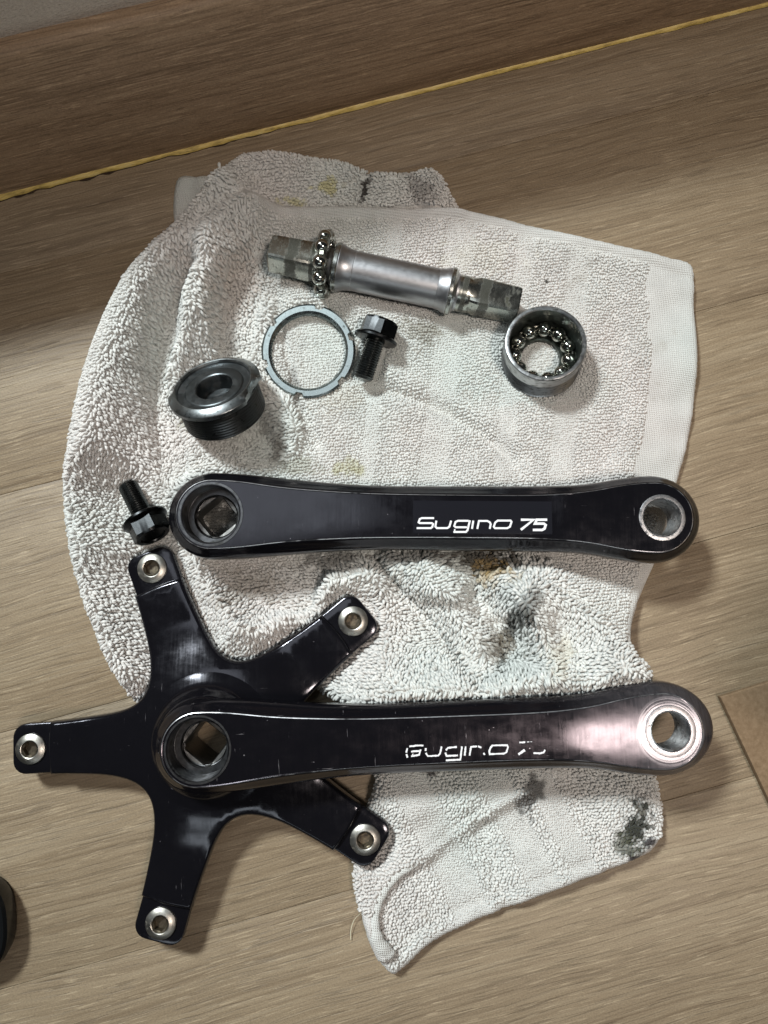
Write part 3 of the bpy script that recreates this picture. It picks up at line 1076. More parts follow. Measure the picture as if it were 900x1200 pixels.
# ------------------------------------------------------------------ crank arms
def interp(x, tab):
    xs = [a for a, _ in tab]; ys = [b for _, b in tab]
    # smooth (Catmull-Rom like) via cubic hermite on table
    i = 0
    if x <= xs[0]: return ys[0]
    if x >= xs[-1]: return ys[-1]
    while x > xs[i + 1]: i += 1
    h = xs[i + 1] - xs[i]; t = (x - xs[i]) / h
    def m(k):
        if k == 0 or k == len(xs) - 1: return 0.0
        return (ys[k + 1] - ys[k - 1]) / (xs[k + 1] - xs[k - 1])
    return ((1 + 2 * t) * (1 - t) ** 2 * ys[i] + t * (1 - t) ** 2 * h * m(i) + t * t * (3 - 2 * t) * ys[i + 1] - t * t * (1 - t) * h * m(i + 1))


OUT_T = [(0, 16.9), (12, 16.4), (28, 14.9), (45, 13.4), (65, 12.5), (95, 12.6), (125, 12.8), (142, 13.4), (157, 15.9), (168, 17.0)]
FACE_T = [(0, 12.7), (10, 12.2), (27, 10.0), (45, 8.7), (62, 8.0), (95, 7.7), (125, 7.9), (142, 9.3), (157, 12.0), (168, 12.9)]


def arm_outline(tab, r_h, r_p, L, n_side=44, n_cap=26):
    """closed CCW outline of an arm with round ends; equal point count for every table"""
    pts = []
    k = L / 170.0
    w0 = interp(0, tab); w1 = interp(168, tab)
    for i in range(n_side + 1):                      # lower side, hub -> pedal
        u = i / n_side
        x = u * 168
        pts.append((x * k, -interp(x, tab)))
    for i in range(1, n_cap):
        a = -math.pi / 2 + math.pi * i / n_cap
        pts.append((168 * k + math.cos(a) * r_p, math.sin(a) * w1))
    for i in range(n_side + 1):
        u = 1 - i / n_side
        x = u * 168
        pts.append((x * k, interp(x, tab)))
    for i in range(1, n_cap):
        a = math.pi / 2 + math.pi * i / n_cap
        pts.append((math.cos(a) * r_h, math.sin(a) * w0))
    return np.array(pts)


def lerp(a, b, t): return a * (1 - t) + b * t


def make_arm_body(L, zf, depth, hub_depth, hub_r, hole_h, hole_p, r_p=18.6, shrink_bot=.86):
    """zf(x): face height; returns an MB"""
    outer = arm_outline(OUT_T, 17.6, r_p, L)
    face = arm_outline(FACE_T, 12.7, 13.2, L)
    mb = MB()
    def ring(pts, dz, follow=1.0): return [(p[0], p[1], dz + zf(p[0], p[1]) * follow) for p in pts]
    e1 = lerp(face, outer, .02); e2 = lerp(face, outer, .08)
    rings = [ring(face, 0)]
    for t_, dz in ((.05, -.03), (.11, -.13), (.18, -.38), (.27, -.90), (.40, -1.75), (.60, -2.75), (.78, -3.75), (.90, -4.7), (.97, -5.8), (1.0, -7.2)):
        rings.append(ring(lerp(face, outer, t_), dz, .8))
    ins = outer.copy(); ins[:, 1] *= .97
    rings.append(ring(outer, -depth + 3.0, .3))
    s = outer.copy(); s[:, 1] *= .96; s[:, 0] = (s[:, 0] - L / 2) * .995 + L / 2
    rings.append(ring(s, -depth + 1.0, .3))
    s2 = outer.copy(); s2[:, 1] *= shrink_bot; s2[:, 0] = (s2[:, 0] - L / 2) * .985 + L / 2
    rings.append(ring(s2, -depth, .3))
    mb.loft(rings)
    holes = [circle(hole_h, 56), circle(hole_p, 48, L, 0)]
    V, F = fill(face, holes, 1.25)
    mb.add([(p[0], p[1], zf(p[0], p[1])) for p in V], [tuple(int(i) for i in t3) for t3 in F])
    V, F = fill(s2, holes, 6)
    mb.add([(p[0], p[1], -depth + .3 * zf(p[0], p[1])) for p in V], [tuple(int(i) for i in reversed(t3)) for t3 in F])
    for h in holes:
        mb.loft([[(p[0], p[1], zf(p[0], p[1])) for p in h], [(p[0], p[1], -depth + .3 * zf(p[0], p[1])) for p in h]])
    # hub boss behind the arm
    mb.lathe([(hole_h, -depth + .5), (hole_h, -hub_depth), (hub_r - 1, -hub_depth), (hub_r, -hub_depth + 1), (hub_r, -depth + .5)], 56)
    return mb


def sq_ring(half, z, rot, n=48, corner=.28):
    """rounded square ring sampled by angle"""
    out = []
    for i in range(n):
        a = 2 * math.pi * i / n
        ca, sa = abs(math.cos(a)), abs(math.sin(a))
        p = 7.0
        r = half / ((ca ** p + sa ** p) ** (1 / p))
        out.append((r * math.cos(a + rot), r * math.sin(a + rot), z))
    return out


def make_socket(name, parent, r, rim, hub_depth, rot, sq=6.3):
    """threaded counterbore with a square tapered hole"""
    mb = MB()
    n = 64
    prof = [(rim, -.05), (rim - .1, .12), (r + .35, .12), (r, -.25)]
    z = -.6
    while z > -8.2:
        prof += [(r, z), (r - .38, z - .28)]
        z -= .56
    prof += [(r - .2, -8.6), (r - .2, -9.4), (8.7, -9.5), (8.4, -9.8), (8.4, -12.4), (7.9, -12.6)]
    mb.lathe(prof, n)
    o = mb.build(name, M_SOCKET, parent, angle=25)
    mb = MB()
    c0 = [(7.9 * math.cos(2 * math.pi * i / n + rot), 7.9 * math.sin(2 * math.pi * i / n + rot), -12.6) for i in range(n)]
    mb.loft([c0, sq_ring(sq + .35, -12.7, rot, n), sq_ring(sq, -13.2, rot, n), sq_ring(sq * 1.07, -hub_depth + .2, rot, n)])
    mb.build('square_hole', M_SOCKET2, parent, angle=25)
    return o


def make_pedal_thread(parent, L, z0, depth, mat_ring, r=7.05, R=8.8):
    M = Matrix.Translation((L, 0, z0))
    mb = MB()
    mb.lathe([(R, -.35), (R, .10), (R - .15, .16), (r + .35, .16), (r + .05, -.30), (r + .05, -.5)], 48, M)
    mb.build('pedal_ring', mat_ring, parent, angle=30)
    mb = MB()
    prof = []
    z = -.5
    while z > -depth + .3:
        prof += [(r, z), (r - .42, z - .45)]
        z -= .9
    prof += [(r, z)]
    mb.lathe(prof, 48, M)
    mb.build('pedal_thread', M_THREAD, parent, angle=20)


def stroke_strip(mb, pts, hw, z, thick=.05, rag=False):
    p = [Vector(q) for q in pts]
    closed = (p[0] - p[-1]).length < 1e-6
    if closed: p = p[:-1]
    n = len(p)
    Lf, Rt = [], []
    for i in range(n):
        if closed: a, b = p[i - 1], p[(i + 1) % n]
        else: a, b = p[max(0, i - 1)], p[min(n - 1, i + 1)]
        d1 = (p[i] - a).normalized() if (p[i] - a).length > 1e-9 else (b - p[i]).normalized()
        d2_ = (b - p[i]).normalized() if (b - p[i]).length > 1e-9 else d1
        nrm = Vector((-(d1 + d2_).y, (d1 + d2_).x)).normalized()
        c_ = max(.45, nrm.dot(Vector((-d1.y, d1.x))))
        k1, k2 = (random.uniform(.62, 1.06), random.uniform(.62, 1.06)) if rag else (1, 1)
        Lf.append(p[i] + nrm * hw * k1 / c_); Rt.append(p[i] - nrm * hw * k2 / c_)
    rings = [[(l.x, l.y, z), (l.x, l.y, z + thick), (r.x, r.y, z + thick), (r.x, r.y, z)] for l, r in zip(Lf, Rt)]
    if closed: rings.append(rings[0])
    mb.loft(rings, not closed, not closed)


def lettering(parent, FR, strokes, ox, oy, sc, hw, Z, z, zf, lift, rag=False):
    inv = FR.inverted()
    mb = MB()
    for st in strokes:
        w_ = hw
        if isinstance(st, tuple): st, w_ = st
        pts = []
        for (x, y) in st:
            q = inv @ Vector(at(ox + x / sc, oy + y / sc, Z))
            pts.append((q.x, q.y))
        if rag:
            sub = []
            for i in range(len(pts) - 1):
                a_, b_ = Vector(pts[i]), Vector(pts[i + 1])
                k_ = max(1, int((b_ - a_).length / .32))
                sub += [tuple(a_.lerp(b_, j / k_)) for j in range(k_)]
            pts = sub + [pts[-1]]
        stroke_strip(mb, pts, w_, z, rag=rag)
    mb.v = [(x, y, zz - z + zf(x, y) + lift) for x, y, zz in mb.v]
    return mb.build('lettering', M_WHITE, parent, angle=30, doubles=False)


LET1 = [[(152, 64), (76, 64), (63, 70), (56, 90), (63, 95), (138, 95), (146, 101), (141, 119), (132, 126), (44, 126)],
        [(166, 80), (160, 116), (169, 126), (234, 126), (247, 117), (258, 80)],
        [(366, 81), (300, 81), (285, 88), (277, 113), (286, 121), (355, 121)],
        [(374, 78), (360, 138), (350, 150), (272, 150)], [(276, 138), (284, 138)],
        [(395, 80), (387, 131)], [(420, 131), (430, 82), (482, 82), (497, 90), (503, 102), (497, 131)],
        [(546, 80), (626, 80), (632, 88), (622, 118), (606, 127), (530, 127), (522, 118), (531, 92), (546, 80)],
        ([(690, 75), (768, 75), (690, 137)], .46), ([(852, 75), (788, 75), (777, 99), (832, 99), (843, 108), (836, 130), (822, 138), (764, 138)], .46)]
LET2 = [[(156, 68), (112, 69), (74, 74)], [(62, 84), (55, 110)], [(57, 119), (62, 140)], [(84, 104), (132, 100)], [(140, 92), (131, 124), (84, 132)], [(92, 118), (96, 122)],
        [(170, 84), (168, 100)], [(170, 112), (182, 131), (244, 128), (255, 112), (262, 74)],
        [(352, 77), (300, 82), (288, 97)], [(285, 110), (292, 130), (358, 127)], [(382, 74), (373, 152), (288, 156)],
        [(404, 74), (398, 128)], [(427, 128), (434, 76), (470, 73)], [(476, 72), (496, 80)], [(508, 112), (516, 123)],
        [(560, 68), (646, 66), (652, 78), (642, 108), (628, 116), (546, 119), (541, 104), (548, 82), (560, 68)],
        [(718, 50), (752, 48)], ([(762, 47), (776, 46)], .14), ([(782, 46), (792, 45)], .12), ([(750, 94), (712, 120)], .5), [(800, 112), (835, 114), (858, 108), (868, 93)]]

# ---- upper crank arm
def zf1(x, y):
    u = x / L1 * 170
    return 0.55 * math.exp(-((u - 62) / 40) ** 2) * -1.0 + 1.1 * (1 / (1 + math.exp(-(u - 131) / 2.3))) * 1.0 - 1.1 - .010 * y * y * math.exp(-((u - 95) / 60) ** 2) * .35


crank = empty('bicycle_crank', mat=FR1)
tag(crank, 'upper black crank arm with clean white lettering, lying across the towel', 'crank arm')
make_arm_body(L1, zf1, 13.6, 25.0, 14.6, 11.2, 7.3).build('arm', M_ARM, crank, angle=24, doubles=False)
def wear_edge(o):
    o.data.materials.append(M_EDGE)
    n_ = len(arm_outline(FACE_T, 12.7, 13.2, 170))
    for p in o.data.polygons[n_:2 * n_]: p.material_index = 1


wear_edge(bpy.data.objects['arm'])
hz = zf1(0, 0)
sk = make_socket('threaded_socket', crank, 11.1, 12.4, 25.0, math.radians(40)); sk.location.z = hz * MM
crank_pz = zf1(L1, 0)
make_pedal_thread(crank, L1, crank_pz, 13.4, M_RING1)
lettering(crank, FR1, LET1, 480, 595, 5.294, .36, Z1 - 1.3, 0.0, zf1, .05)
# clear sticker under the lettering
inv1 = FR1.inverted()
cs = [inv1 @ Vector(at(x, y, Z1 - 1.3)) for x, y in [(484, 627.5), (647, 629), (648, 592), (485, 590)]]
mb = MB()
x0 = cs[0].x; x1 = cs[1].x
nx = 40
top, bot = [], []
yy0, yy1 = -6.6, 5.9
grid = []
for i in range(nx + 1):
    x = x0 + (x1 - x0) * i / nx
    grid.append([(x, y, zf1(x, y) + dz) for y, dz in ((yy0, -.05), (yy0, .035), (yy0 + .25, .05), (-3, .05), (0, .05), (3, .05), (yy1 - .25, .05), (yy1, .035), (yy1, -.05))])
mb.loft(grid, True, True, closed=False)
mb.build('clear_sticker', M_STICK, crank, angle=40)

# ---- lower crank with spider
def zf2(x, y):
    u = x / L2 * 170
    return .5 * math.exp(-((u - 85) / 40) ** 2) * -1.0 + .5 / (1 + math.exp(-(u - 128) / 5.0)) - .5 - .004 * y * y * math.exp(-((u - 85) / 60) ** 2) - .0024 * y * y / (1 + math.exp(-(u - 122) / 7.0))


cs_o = empty('spider_crank', mat=FR2)
tag(cs_o, 'lower black crank with five-arm spider, rubbed pedal end and flaking lettering', 'crankset')
HUB2 = Z2 - .6
make_arm_body(L2, zf2, 14.0, HUB2, 16.2, 11.2, 7.3, 20.0).build('arm', M_ARM2, cs_o, angle=24, doubles=False)
wear_edge(bpy.data.objects['arm.001'])
sk = make_socket('threaded_socket', cs_o, 11.1, 12.2, HUB2, math.radians(50)); sk.location.z = zf2(0, 0) * MM
make_pedal_thread(cs_o, L2, zf2(L2, 0), 13.8, M_RING, R=9.2)
lettering(cs_o, FR2, LET2, 465, 860, 5.0, .36, Z2 - .9, 0.0, zf2, .0, True)

inv2 = FR2.inverted()
cl = inv2 @ cen
sc_x, sc_y = 0.0, 0.0
spb = [inv2 @ b for b in bolts_w]
angs = sorted(math.atan2(b.y - sc_y, b.x - sc_x) for b in spb)
# regular five fold spider about the hub axis, turned to the mean of the measured arms
off = np.angle(np.mean([np.exp(5j * a) for a in angs])) / 5
ANG5 = sorted(((off + 2 * math.pi * k / 5 + math.pi) % (2 * math.pi)) - math.pi for k in range(5))
print('spider local centre', cl.xy, 'angles', [round(math.degrees(a), 1) for a in angs], [round(math.degrees(a), 1) for a in ANG5])
RB = 70.8
tab_top = TAB_Z - Z2                 # local z of the tab tops


def z_spider(r):
    t_ = min(1, max(0, (47 - r) / 27.0))
    return tab_top + 2.2 + 5.0 * (t_ * t_ * (3 - 2 * t_))


def spider_outline(r_end):
    pts = []
    for k in range(5):
        a = ANG5[k]; an = ANG5[(k + 1) % 5]
        if an < a: an += 2 * math.pi
        ux, uy = math.cos(a), math.sin(a); vx, vy = -uy, ux
        bx, by = math.cos(an), math.sin(an); wx_, wy_ = by, -bx
        def A(r, w_): return np.array([ux * r + vx * w_, uy * r + vy * w_])
        def Bp(r, w_): return np.array([bx * r + wx_ * w_, by * r + wy_ * w_])
        for w_ in np.linspace(-9.9, 9.9, 9): pts.append(A(math.sqrt(r_end ** 2 - w_ ** 2), w_))
        for r in np.linspace(r_end - 3, 44, 8): pts.append(A(r, 9.9 + 2.6 * ((r_end - r) / 30) ** 1.6))
        s0 = A(44, 9.9 + 2.6 * ((r_end - 44) / 30) ** 1.6)
        s1 = Bp(44, 9.9 + 2.6 * ((r_end - 44) / 30) ** 1.6)
        mid = (a + an) / 2
        m_ = np.array([math.cos(mid), math.sin(mid)]) * 15.5
        c1 = A(24, 13.2); c2 = Bp(24, 13.2)
        for i in range(1, 18):
            t_ = i / 18
            pts.append((1 - t_) ** 3 * s0 + 3 * (1 - t_) ** 2 * t_ * c1 + 3 * (1 - t_) * t_ ** 2 * c2 + t_ ** 3 * s1)
        for r in np.linspace(44, r_end - 3, 8): pts.append(Bp(r, 9.9 + 2.6 * ((r_end - r) / 30) ** 1.6))
    return np.array(pts)


def inset(poly, d):
    p = np.asarray(poly)
    a = np.roll(p, 1, 0); b = np.roll(p, -1, 0)
    t1 = p - a; t1 = t1 / (np.linalg.norm(t1, axis=1)[:, None] + 1e-9)
    t2 = b - p; t2 = t2 / (np.linalg.norm(t2, axis=1)[:, None] + 1e-9)
    t_ = t1 + t2; t_ /= np.linalg.norm(t_, axis=1)[:, None] + 1e-9
    n_ = np.column_stack([-t_[:, 1], t_[:, 0]])
    c_ = np.clip((n_ * np.column_stack([-t1[:, 1], t1[:, 0]])).sum(1), .5, 1)
    return p + n_ * d / c_[:, None]


so = spider_outline(63.5)
keepm = np.ones(len(so), bool)
for i in range(1, len(so)):
    if np.hypot(*(so[i] - so[i - 1])) < .05: keepm[i] = False
so = so[keepm]
mb = MB()
def zring(pts, dz=0, bottom=False): return [(p[0], p[1], (z_spider(math.hypot(*p)) + dz) if not bottom else dz) for p in pts]
zb = tab_top - 4.2
r0 = inset(so, 1.5)
rings = [zring(r0), zring(inset(so, .9), -.16), zring(inset(so, .4), -.55), zring(inset(so, .08), -1.2), zring(so, -2.0)]
rings += [[(p[0], p[1], zb + 1) for p in so], [(p[0], p[1], zb) for p in inset(so, 1.0)]]
mb.loft(rings)
V, F = fill(r0, [circle(15.0, 48)], 2.5)
mb.add([(p[0], p[1], z_spider(math.hypot(*p))) for p in V], [tuple(int(i) for i in t3) for t3 in F])
V, F = fill(inset(so, 1.0), [circle(15.0, 48)], 6)
mb.add([(p[0], p[1], zb) for p in V], [tuple(int(i) for i in reversed(t3)) for t3 in F])
zt = z_spider(24)
mb.lathe([(27.5, zt - 1.2), (25.0, zt + .1), (22.5, zt + .9), (20.4, zt + 2.3), (19.0, zt + 4.4), (18.2, zt + 6.5), (17.2, zt + 8.2), (15.5, zt + 9.0), (14.0, zt + 9.0)], 64)
mb.build('spider', M_SPIDER, cs_o, angle=35)

# tabs and chainring bolts
tab_first = bolt_first = None


def rrect(x0, x1, hw, rad, n=6):
    pts = [(x0, -hw)]
    for i in range(n + 1):
        a = -math.pi / 2 + math.pi / 2 * i / n
        pts.append((x1 - rad + rad * math.cos(a), -hw + rad + rad * math.sin(a)))
    for i in range(n + 1):
        a = math.pi / 2 * i / n
        pts.append((x1 - rad + rad * math.cos(a), hw - rad + rad * math.sin(a)))
    pts.append((x0, hw))
    return np.array(pts)


for k in range(5):
    if tab_first is None:
        hole = circle(4.6, 28, RB, 0)
        ol = resample(rrect(57, RB + 7.2, 9.6, 5.0), 1.2, True)
        mb = MB()
        i1 = inset(ol, .7)
        mb.loft([[(p[0], p[1], 0) for p in i1], [(p[0], p[1], -.2) for p in inset(ol, .25)], [(p[0], p[1], -.7) for p in ol], [(p[0], p[1], -3.2) for p in ol], [(p[0], p[1], -3.8) for p in i1]])
        V, F = fill(i1, [hole], 3)
        mb.add([(p[0], p[1], 0) for p in V], [tuple(int(i) for i in t3) for t3 in F])
        mb.add([(p[0], p[1], -3.8) for p in V], [tuple(int(i) for i in reversed(t3)) for t3 in F])
        mb.loft([[(p[0], p[1], 0) for p in hole], [(p[0], p[1], -3.8) for p in hole]])
        tab_first = mb.build('mounting_tab', M_SPIDER, cs_o, angle=35); o = tab_first
        mb = MB()
        mb.lathe([(5.85, -.4), (5.95, .35), (5.75, .75), (5.0, 1.15), (4.2, 1.45), (3.55, 1.6), (3.2, 1.45)], 40)
        mb.lathe([(4.4, -7.5), (4.4, -.3), (5.85, -.4)], 24, cap0=True)
        bolt_first = mb.build('chainring_bolt', M_CBOLT, cs_o, angle=28); bo = bolt_first
        mb = MB()
        hexr = lambda r, z: [(r * math.cos(2 * math.pi * i / 48) / max(math.cos(((2 * math.pi * i / 48) % (math.pi / 3)) - math.pi / 6), .5) * .93, r * math.sin(2 * math.pi * i / 48) / max(math.cos(((2 * math.pi * i / 48) % (math.pi / 3)) - math.pi / 6), .5) * .93, z) for i in range(48)]
        mb.loft([[(3.2 * math.cos(2 * math.pi * i / 48), 3.2 * math.sin(2 * math.pi * i / 48), 1.56) for i in range(48)],
                 [(2.95 * math.cos(2 * math.pi * i / 48), 2.95 * math.sin(2 * math.pi * i / 48), 1.2) for i in range(48)], hexr(2.6, .9), hexr(2.6, -1.6)], cap1=True)
        sock_first = mb.build('hex_socket', M_CBOLTIN, bolt_first, angle=28); so_ = sock_first
    else:
        o = tab_first.copy(); COL.objects.link(o); o.parent = cs_o
        bo = bolt_first.copy(); COL.objects.link(bo); bo.parent = cs_o
        so_ = sock_first.copy(); COL.objects.link(so_); so_.parent = bo
    o.location = (0, 0, tab_top * MM)
    o.rotation_euler = (0, 0, ANG5[k])
    bo.location = (RB * math.cos(ANG5[k]) * MM, RB * math.sin(ANG5[k]) * MM, tab_top * MM)
    bo.rotation_euler = (0, 0, k * .7)

# ------------------------------------------------------------------ bottom bracket spindle
ax = (sp1 - sp0); LS = ax.length
FRS = frame(sp0, ax, (0, 0, 1))
print('spindle length', LS)
spn = empty('bottom_bracket_spindle', mat=FRS)
tag(spn, 'grey steel bottom bracket spindle with greasy square ends on the towel', 'spindle')
f_ = LS / 104.0
mb = MB()
prof = [(7.0, 24.5), (7.2, 26), (9.4, 27.0), (9.8, 28.2), (9.8, 29.2), (9.3, 30.2), (8.7, 31.5), (8.35, 33.4), (8.3, 35.0), (8.15, 35.15), (8.15, 70.0), (8.3, 70.2), (8.5, 72.0), (9.1, 73.6), (9.5, 75.0), (9.4, 76.6), (7.6, 78.0), (7.2, 79.5)]
mb.lathe([(r, z * f_) for r, z in prof], 48)
mb.build('shaft', M_STEEL, spn, angle=25)


def square_end(name, z_in, z_out, rot):
    mb = MB()
    n = 48
    sgn = 1 if z_out > z_in else -1
    cyl = lambda r, z: [(r * math.cos(2 * math.pi * i / n), r * math.sin(2 * math.pi * i / n), z) for i in range(n)]
    def sq(h, z, p=24.0):
        out = []
        for i in range(n):
            a = 2 * math.pi * i / n
            ca, sa = abs(math.cos(a - rot)), abs(math.sin(a - rot))
            r = min(h / ((ca ** p + sa ** p) ** (1 / p)), h * 1.31)
            out.append((r * math.cos(a), r * math.sin(a), z))
        return out
    L_ = abs(z_out - z_in)
    rings = [cyl(7.4, z_in), cyl(7.4, z_in + sgn * L_ * .16), cyl(7.0, z_in + sgn * L_ * .20), sq(6.2, z_in + sgn * L_ * .32), sq(5.75, z_out - sgn * .6), sq(5.4, z_out)]
    mb.loft(rings)
    hl = [cyl(4.0, z_out - sgn * .0), cyl(3.8, z_out - sgn * 6)]
    a = sq(5.4, z_out)
    mb.loft([a, cyl(4.0, z_out), cyl(3.7, z_out - sgn * .5), cyl(3.6, z_out - sgn * 7)], cap1=True)
    mb.build(name, M_GREASY, spn, angle=22)


square_end('square_taper', 25.0 * f_, 0.0, math.radians(-16))
square_end('square_taper', 78.8 * f_, LS, math.radians(-3))
mb = MB()
mb.lathe([(9.3, 26.6 * f_), (10.0, 27.2 * f_), (10.05, 28.6 * f_), (9.5, 29.4 * f_)], 48)
mb.build('race_collar', M_RACE, spn, angle=30)
mb = MB()
mb.lathe([(9.2, 74.6 * f_), (9.8, 75.2 * f_), (9.75, 76.4 * f_), (8.8, 77.2 * f_)], 48)
mb.build('race_collar', M_RACE, spn, angle=30)

# ------------------------------------------------------------------ ball rings
import bmesh
def ball_mesh(r):
    bm = bmesh.new()
    bmesh.ops.create_uvsphere(bm, u_segments=16, v_segments=10, radius=r * MM)
    me = bpy.data.meshes.new('ball'); bm.to_mesh(me); bm.free()
    me.shade_smooth(); me.materials.append(M_BALL)
    return me


def ball_ring(mat, R, rb, n, label, group, ph=0):
    root = empty('ball_bearing_ring', mat=mat)
    tag(root, label, 'bearing', group)
    me = ball_mesh(rb)
    for k in range(n):
        a = 2 * math.pi * k / n + ph
        o = bpy.data.objects.new('ball', me); COL.objects.link(o); o.parent = root
        o.location = (R * math.cos(a) * MM, R * math.sin(a) * MM, 0)
        o.rotation_euler = (random.random() * 6, random.random() * 6, 0)
    mb = MB()
    N = 110
    rings = []
    for pr in [(R - rb * .45, -rb * .75), (R + rb * .62, -rb * .72), (R + rb * .74, -rb * .50), (R + rb * .62, -rb * .42), (R - rb * .45, -rb * .60), (R - rb * .45, -rb * .75)]:
        ring = []
        for i in range(N):
            a = 2 * math.pi * i / N
            w_ = .5 + .5 * math.cos(n * (a - ph))
            r = pr[0]; z = pr[1]
            if pr[1] > -rb * .3: z = z + (1 - w_) * rb * .55
            ring.append((r * math.cos(a), r * math.sin(a), z))
        rings.append(ring)
    mb.loft(rings)
    # fingers between the balls
    for k in range(n):
        a = 2 * math.pi * (k + .5) / n + ph
        ca, sa = math.cos(a), math.sin(a)
        pts = []
        for rr, zz in ((R + rb * .66, -rb * .5), (R + rb * .62, rb * .05), (R + rb * .40, rb * .30)):
            for tw in (-.5, .5):
                pts.append((rr * ca - tw * sa * rb * .5, rr * sa + tw * ca * rb * .5, zz))
                pts.append(((rr - .35) * ca - tw * sa * rb * .5, (rr - .35) * sa + tw * ca * rb * .5, zz - .2))
        q = lambda i: [pts[i * 4], pts[i * 4 + 2], pts[i * 4 + 3], pts[i * 4 + 1]]
        mb.loft([q(0), q(1), q(2)], True, True)
    mb.build('cage', M_CAGE, root, angle=30)
    return root


M_ = FRS @ Matrix.Translation((0.6, 0, 23.0 * f_)) @ Matrix.Rotation(math.radians(5), 4, 'Y') @ Matrix.Rotation(math.radians(4), 4, 'X')
# the balls face the square end
ball_ring(M_ @ Matrix.Rotation(math.pi, 4, 'X'), 11.1, 3.15, 11, 'ring of greasy steel balls slipped over the left end of the spindle', 'caged ball bearings', .2)

# ------------------------------------------------------------------ bearing cup
cupz = 2.6
ct = Vector(at(640, 401, 21.5)); cb = Vector(at(632, 424, cupz))
cax = (ct - cb)
cax = Vector((cax.x, cax.y, 18.5))
FRC = frame((cb.x, cb.y, cupz), cax, (1, 0, 0))
hc = (ct - cb).length
print('cup height', hc)
cup = empty('bearing_cup', mat=FRC)
tag(cup, 'round steel bearing cup open upward beside the right end of the spindle', 'bearing cup')
hc = 18.6
mb = MB()
prof = [(8.6, .2), (16.6, 0), (17.0, .5), (17.0, 2.4), (16.5, 2.8)]
z = 3.0
while z < 11: prof += [(16.5, z), (16.15, z + .35)]; z += .7
prof += [(16.2, 11.2), (16.4, 11.5), (16.4, hc - .5), (16.1, hc - .1), (15.8, hc), (14.9, hc), (14.5, hc - .4)]
mb.lathe(prof, 72)
mb.build('outer_wall', M_CUP, cup, angle=22)
mb = MB()
mb.lathe([(14.5, hc - .4), (14.4, hc - 3), (14.55, 8.5), (13.9, 6.2), (12.0, 4.6), (9.8, 4.2), (8.6, 4.4), (8.1, 4.0), (8.1, .6), (8.6, .2)], 72)
mb.build('inner_race', M_CUPIN, cup, angle=25)
M_ = FRC @ Matrix.Translation((0, 0, 7.4))
ball_ring(M_, 11.35, 3.15, 11, 'ring of steel balls seated inside the open bearing cup', 'caged ball bearings', .3)

# ------------------------------------------------------------------ adjustable cup
tilt = math.radians(37)
dirv = Vector((-.29 * math.sin(tilt), .957 * math.sin(tilt), math.cos(tilt)))
fc = Vector(at(249, 449, 23.0))
FRA = frame(fc, dirv, (1, .3, 0))
ac = empty('adjustable_cup', mat=FRA)
tag(ac, 'black threaded adjustable cup with grey lip tipped up on the left of the towel', 'bearing cup')
mb = MB()
prof = [(17.0, -3.6)]
z = -3.8
while z > -15.2:
    prof += [(17.0, z), (17.0, z - .25), (16.3, z - .65)]; z -= 1.25
prof += [(16.6, -15.6), (15.6, -16.2), (13.0, -16.2), (13.0, -10)]
mb.lathe(prof, 72)
mb.build('threaded_body', M_BLACKTHREAD, ac, angle=20)
# lip with two flats cut in its rim
mb = MB()
N = 144
def lipr(r, a):
    for c0 in (math.radians(-28), math.radians(152)):
        dd = (a - c0 + math.pi) % (2 * math.pi) - math.pi
        if abs(dd) < .40: return min(r, 16.9 / max(.2, math.cos(dd)) * .985)
    return r
rings = []
for r, z in [(16.0, -3.8), (18.7, -3.7), (19.0, -3.4), (19.0, -1.9), (18.7, -1.5), (16.3, -.15), (15.9, 0), (15.5, -.15), (15.2, -.9)]:
    rings.append([(lipr(r, 2 * math.pi * i / N) * math.cos(2 * math.pi * i / N), lipr(r, 2 * math.pi * i / N) * math.sin(2 * math.pi * i / N), z) for i in range(N)])
mb.loft(rings)
mb.build('lip', M_LIP, ac, angle=25)
mb = MB()
mb.lathe([(15.2, -.9), (15.0, -1.6), (12.2, -1.9), (11.9, -1.6), (11.5, -1.45), (8.2, -1.45), (7.7, -1.7), (7.3, -2.6), (7.2, -8.5), (4.5, -8.9), (4.2, -9.2), (1.2, -9.2)], 64, cap1=True)
mb.build('face', M_FACE, ac, angle=25)

# ------------------------------------------------------------------ lockring
lc = Vector(at(361, 411, 7.5))
FRL = frame(lc, (-.05, -.10, 1), (1, 0, 0))
lk = empty('lockring', mat=FRL)
tag(lk, 'flat notched steel lockring lying between the black cup and the bolt', 'lockring')
mb = MB()
N = 180
NOT = [math.radians(a) for a in (76, 141, 196, 258, 318, 18)]
def nr(a, r, ri):
    for c0 in NOT:
        dd = abs((a - c0 + math.pi) % (2 * math.pi) - math.pi)
        if dd < .078: return ri
    return r
rings = []
Ro, Ri = 19.9, 16.1
for r, z in [(Ri, -3.2), (Ro - .3, -3.2), (Ro, -2.9), (Ro, -.5), (Ro - .8, 0), (Ri + .8, 0), (Ri, -.6)]:
    rr = []
    for i in range(N):
        a = 2 * math.pi * i / N
        q = nr(a, r, min(r, Ro - 2.0))
        rr.append((q * math.cos(a), q * math.sin(a), z))
    rings.append(rr)
z = -.6; zz = []
rings2 = []
while z > -3.1:
    rings2 += [(Ri, z), (Ri - .35, z - .4)]; z -= .8
for r, z in rings2 + [(Ri, -3.2)]:
    rings.append([(r * math.cos(2 * math.pi * i / N), r * math.sin(2 * math.pi * i / N), z) for i in range(N)])
mb.loft(rings)
mb.build('notched_ring', M_LOCK, lk, angle=25)


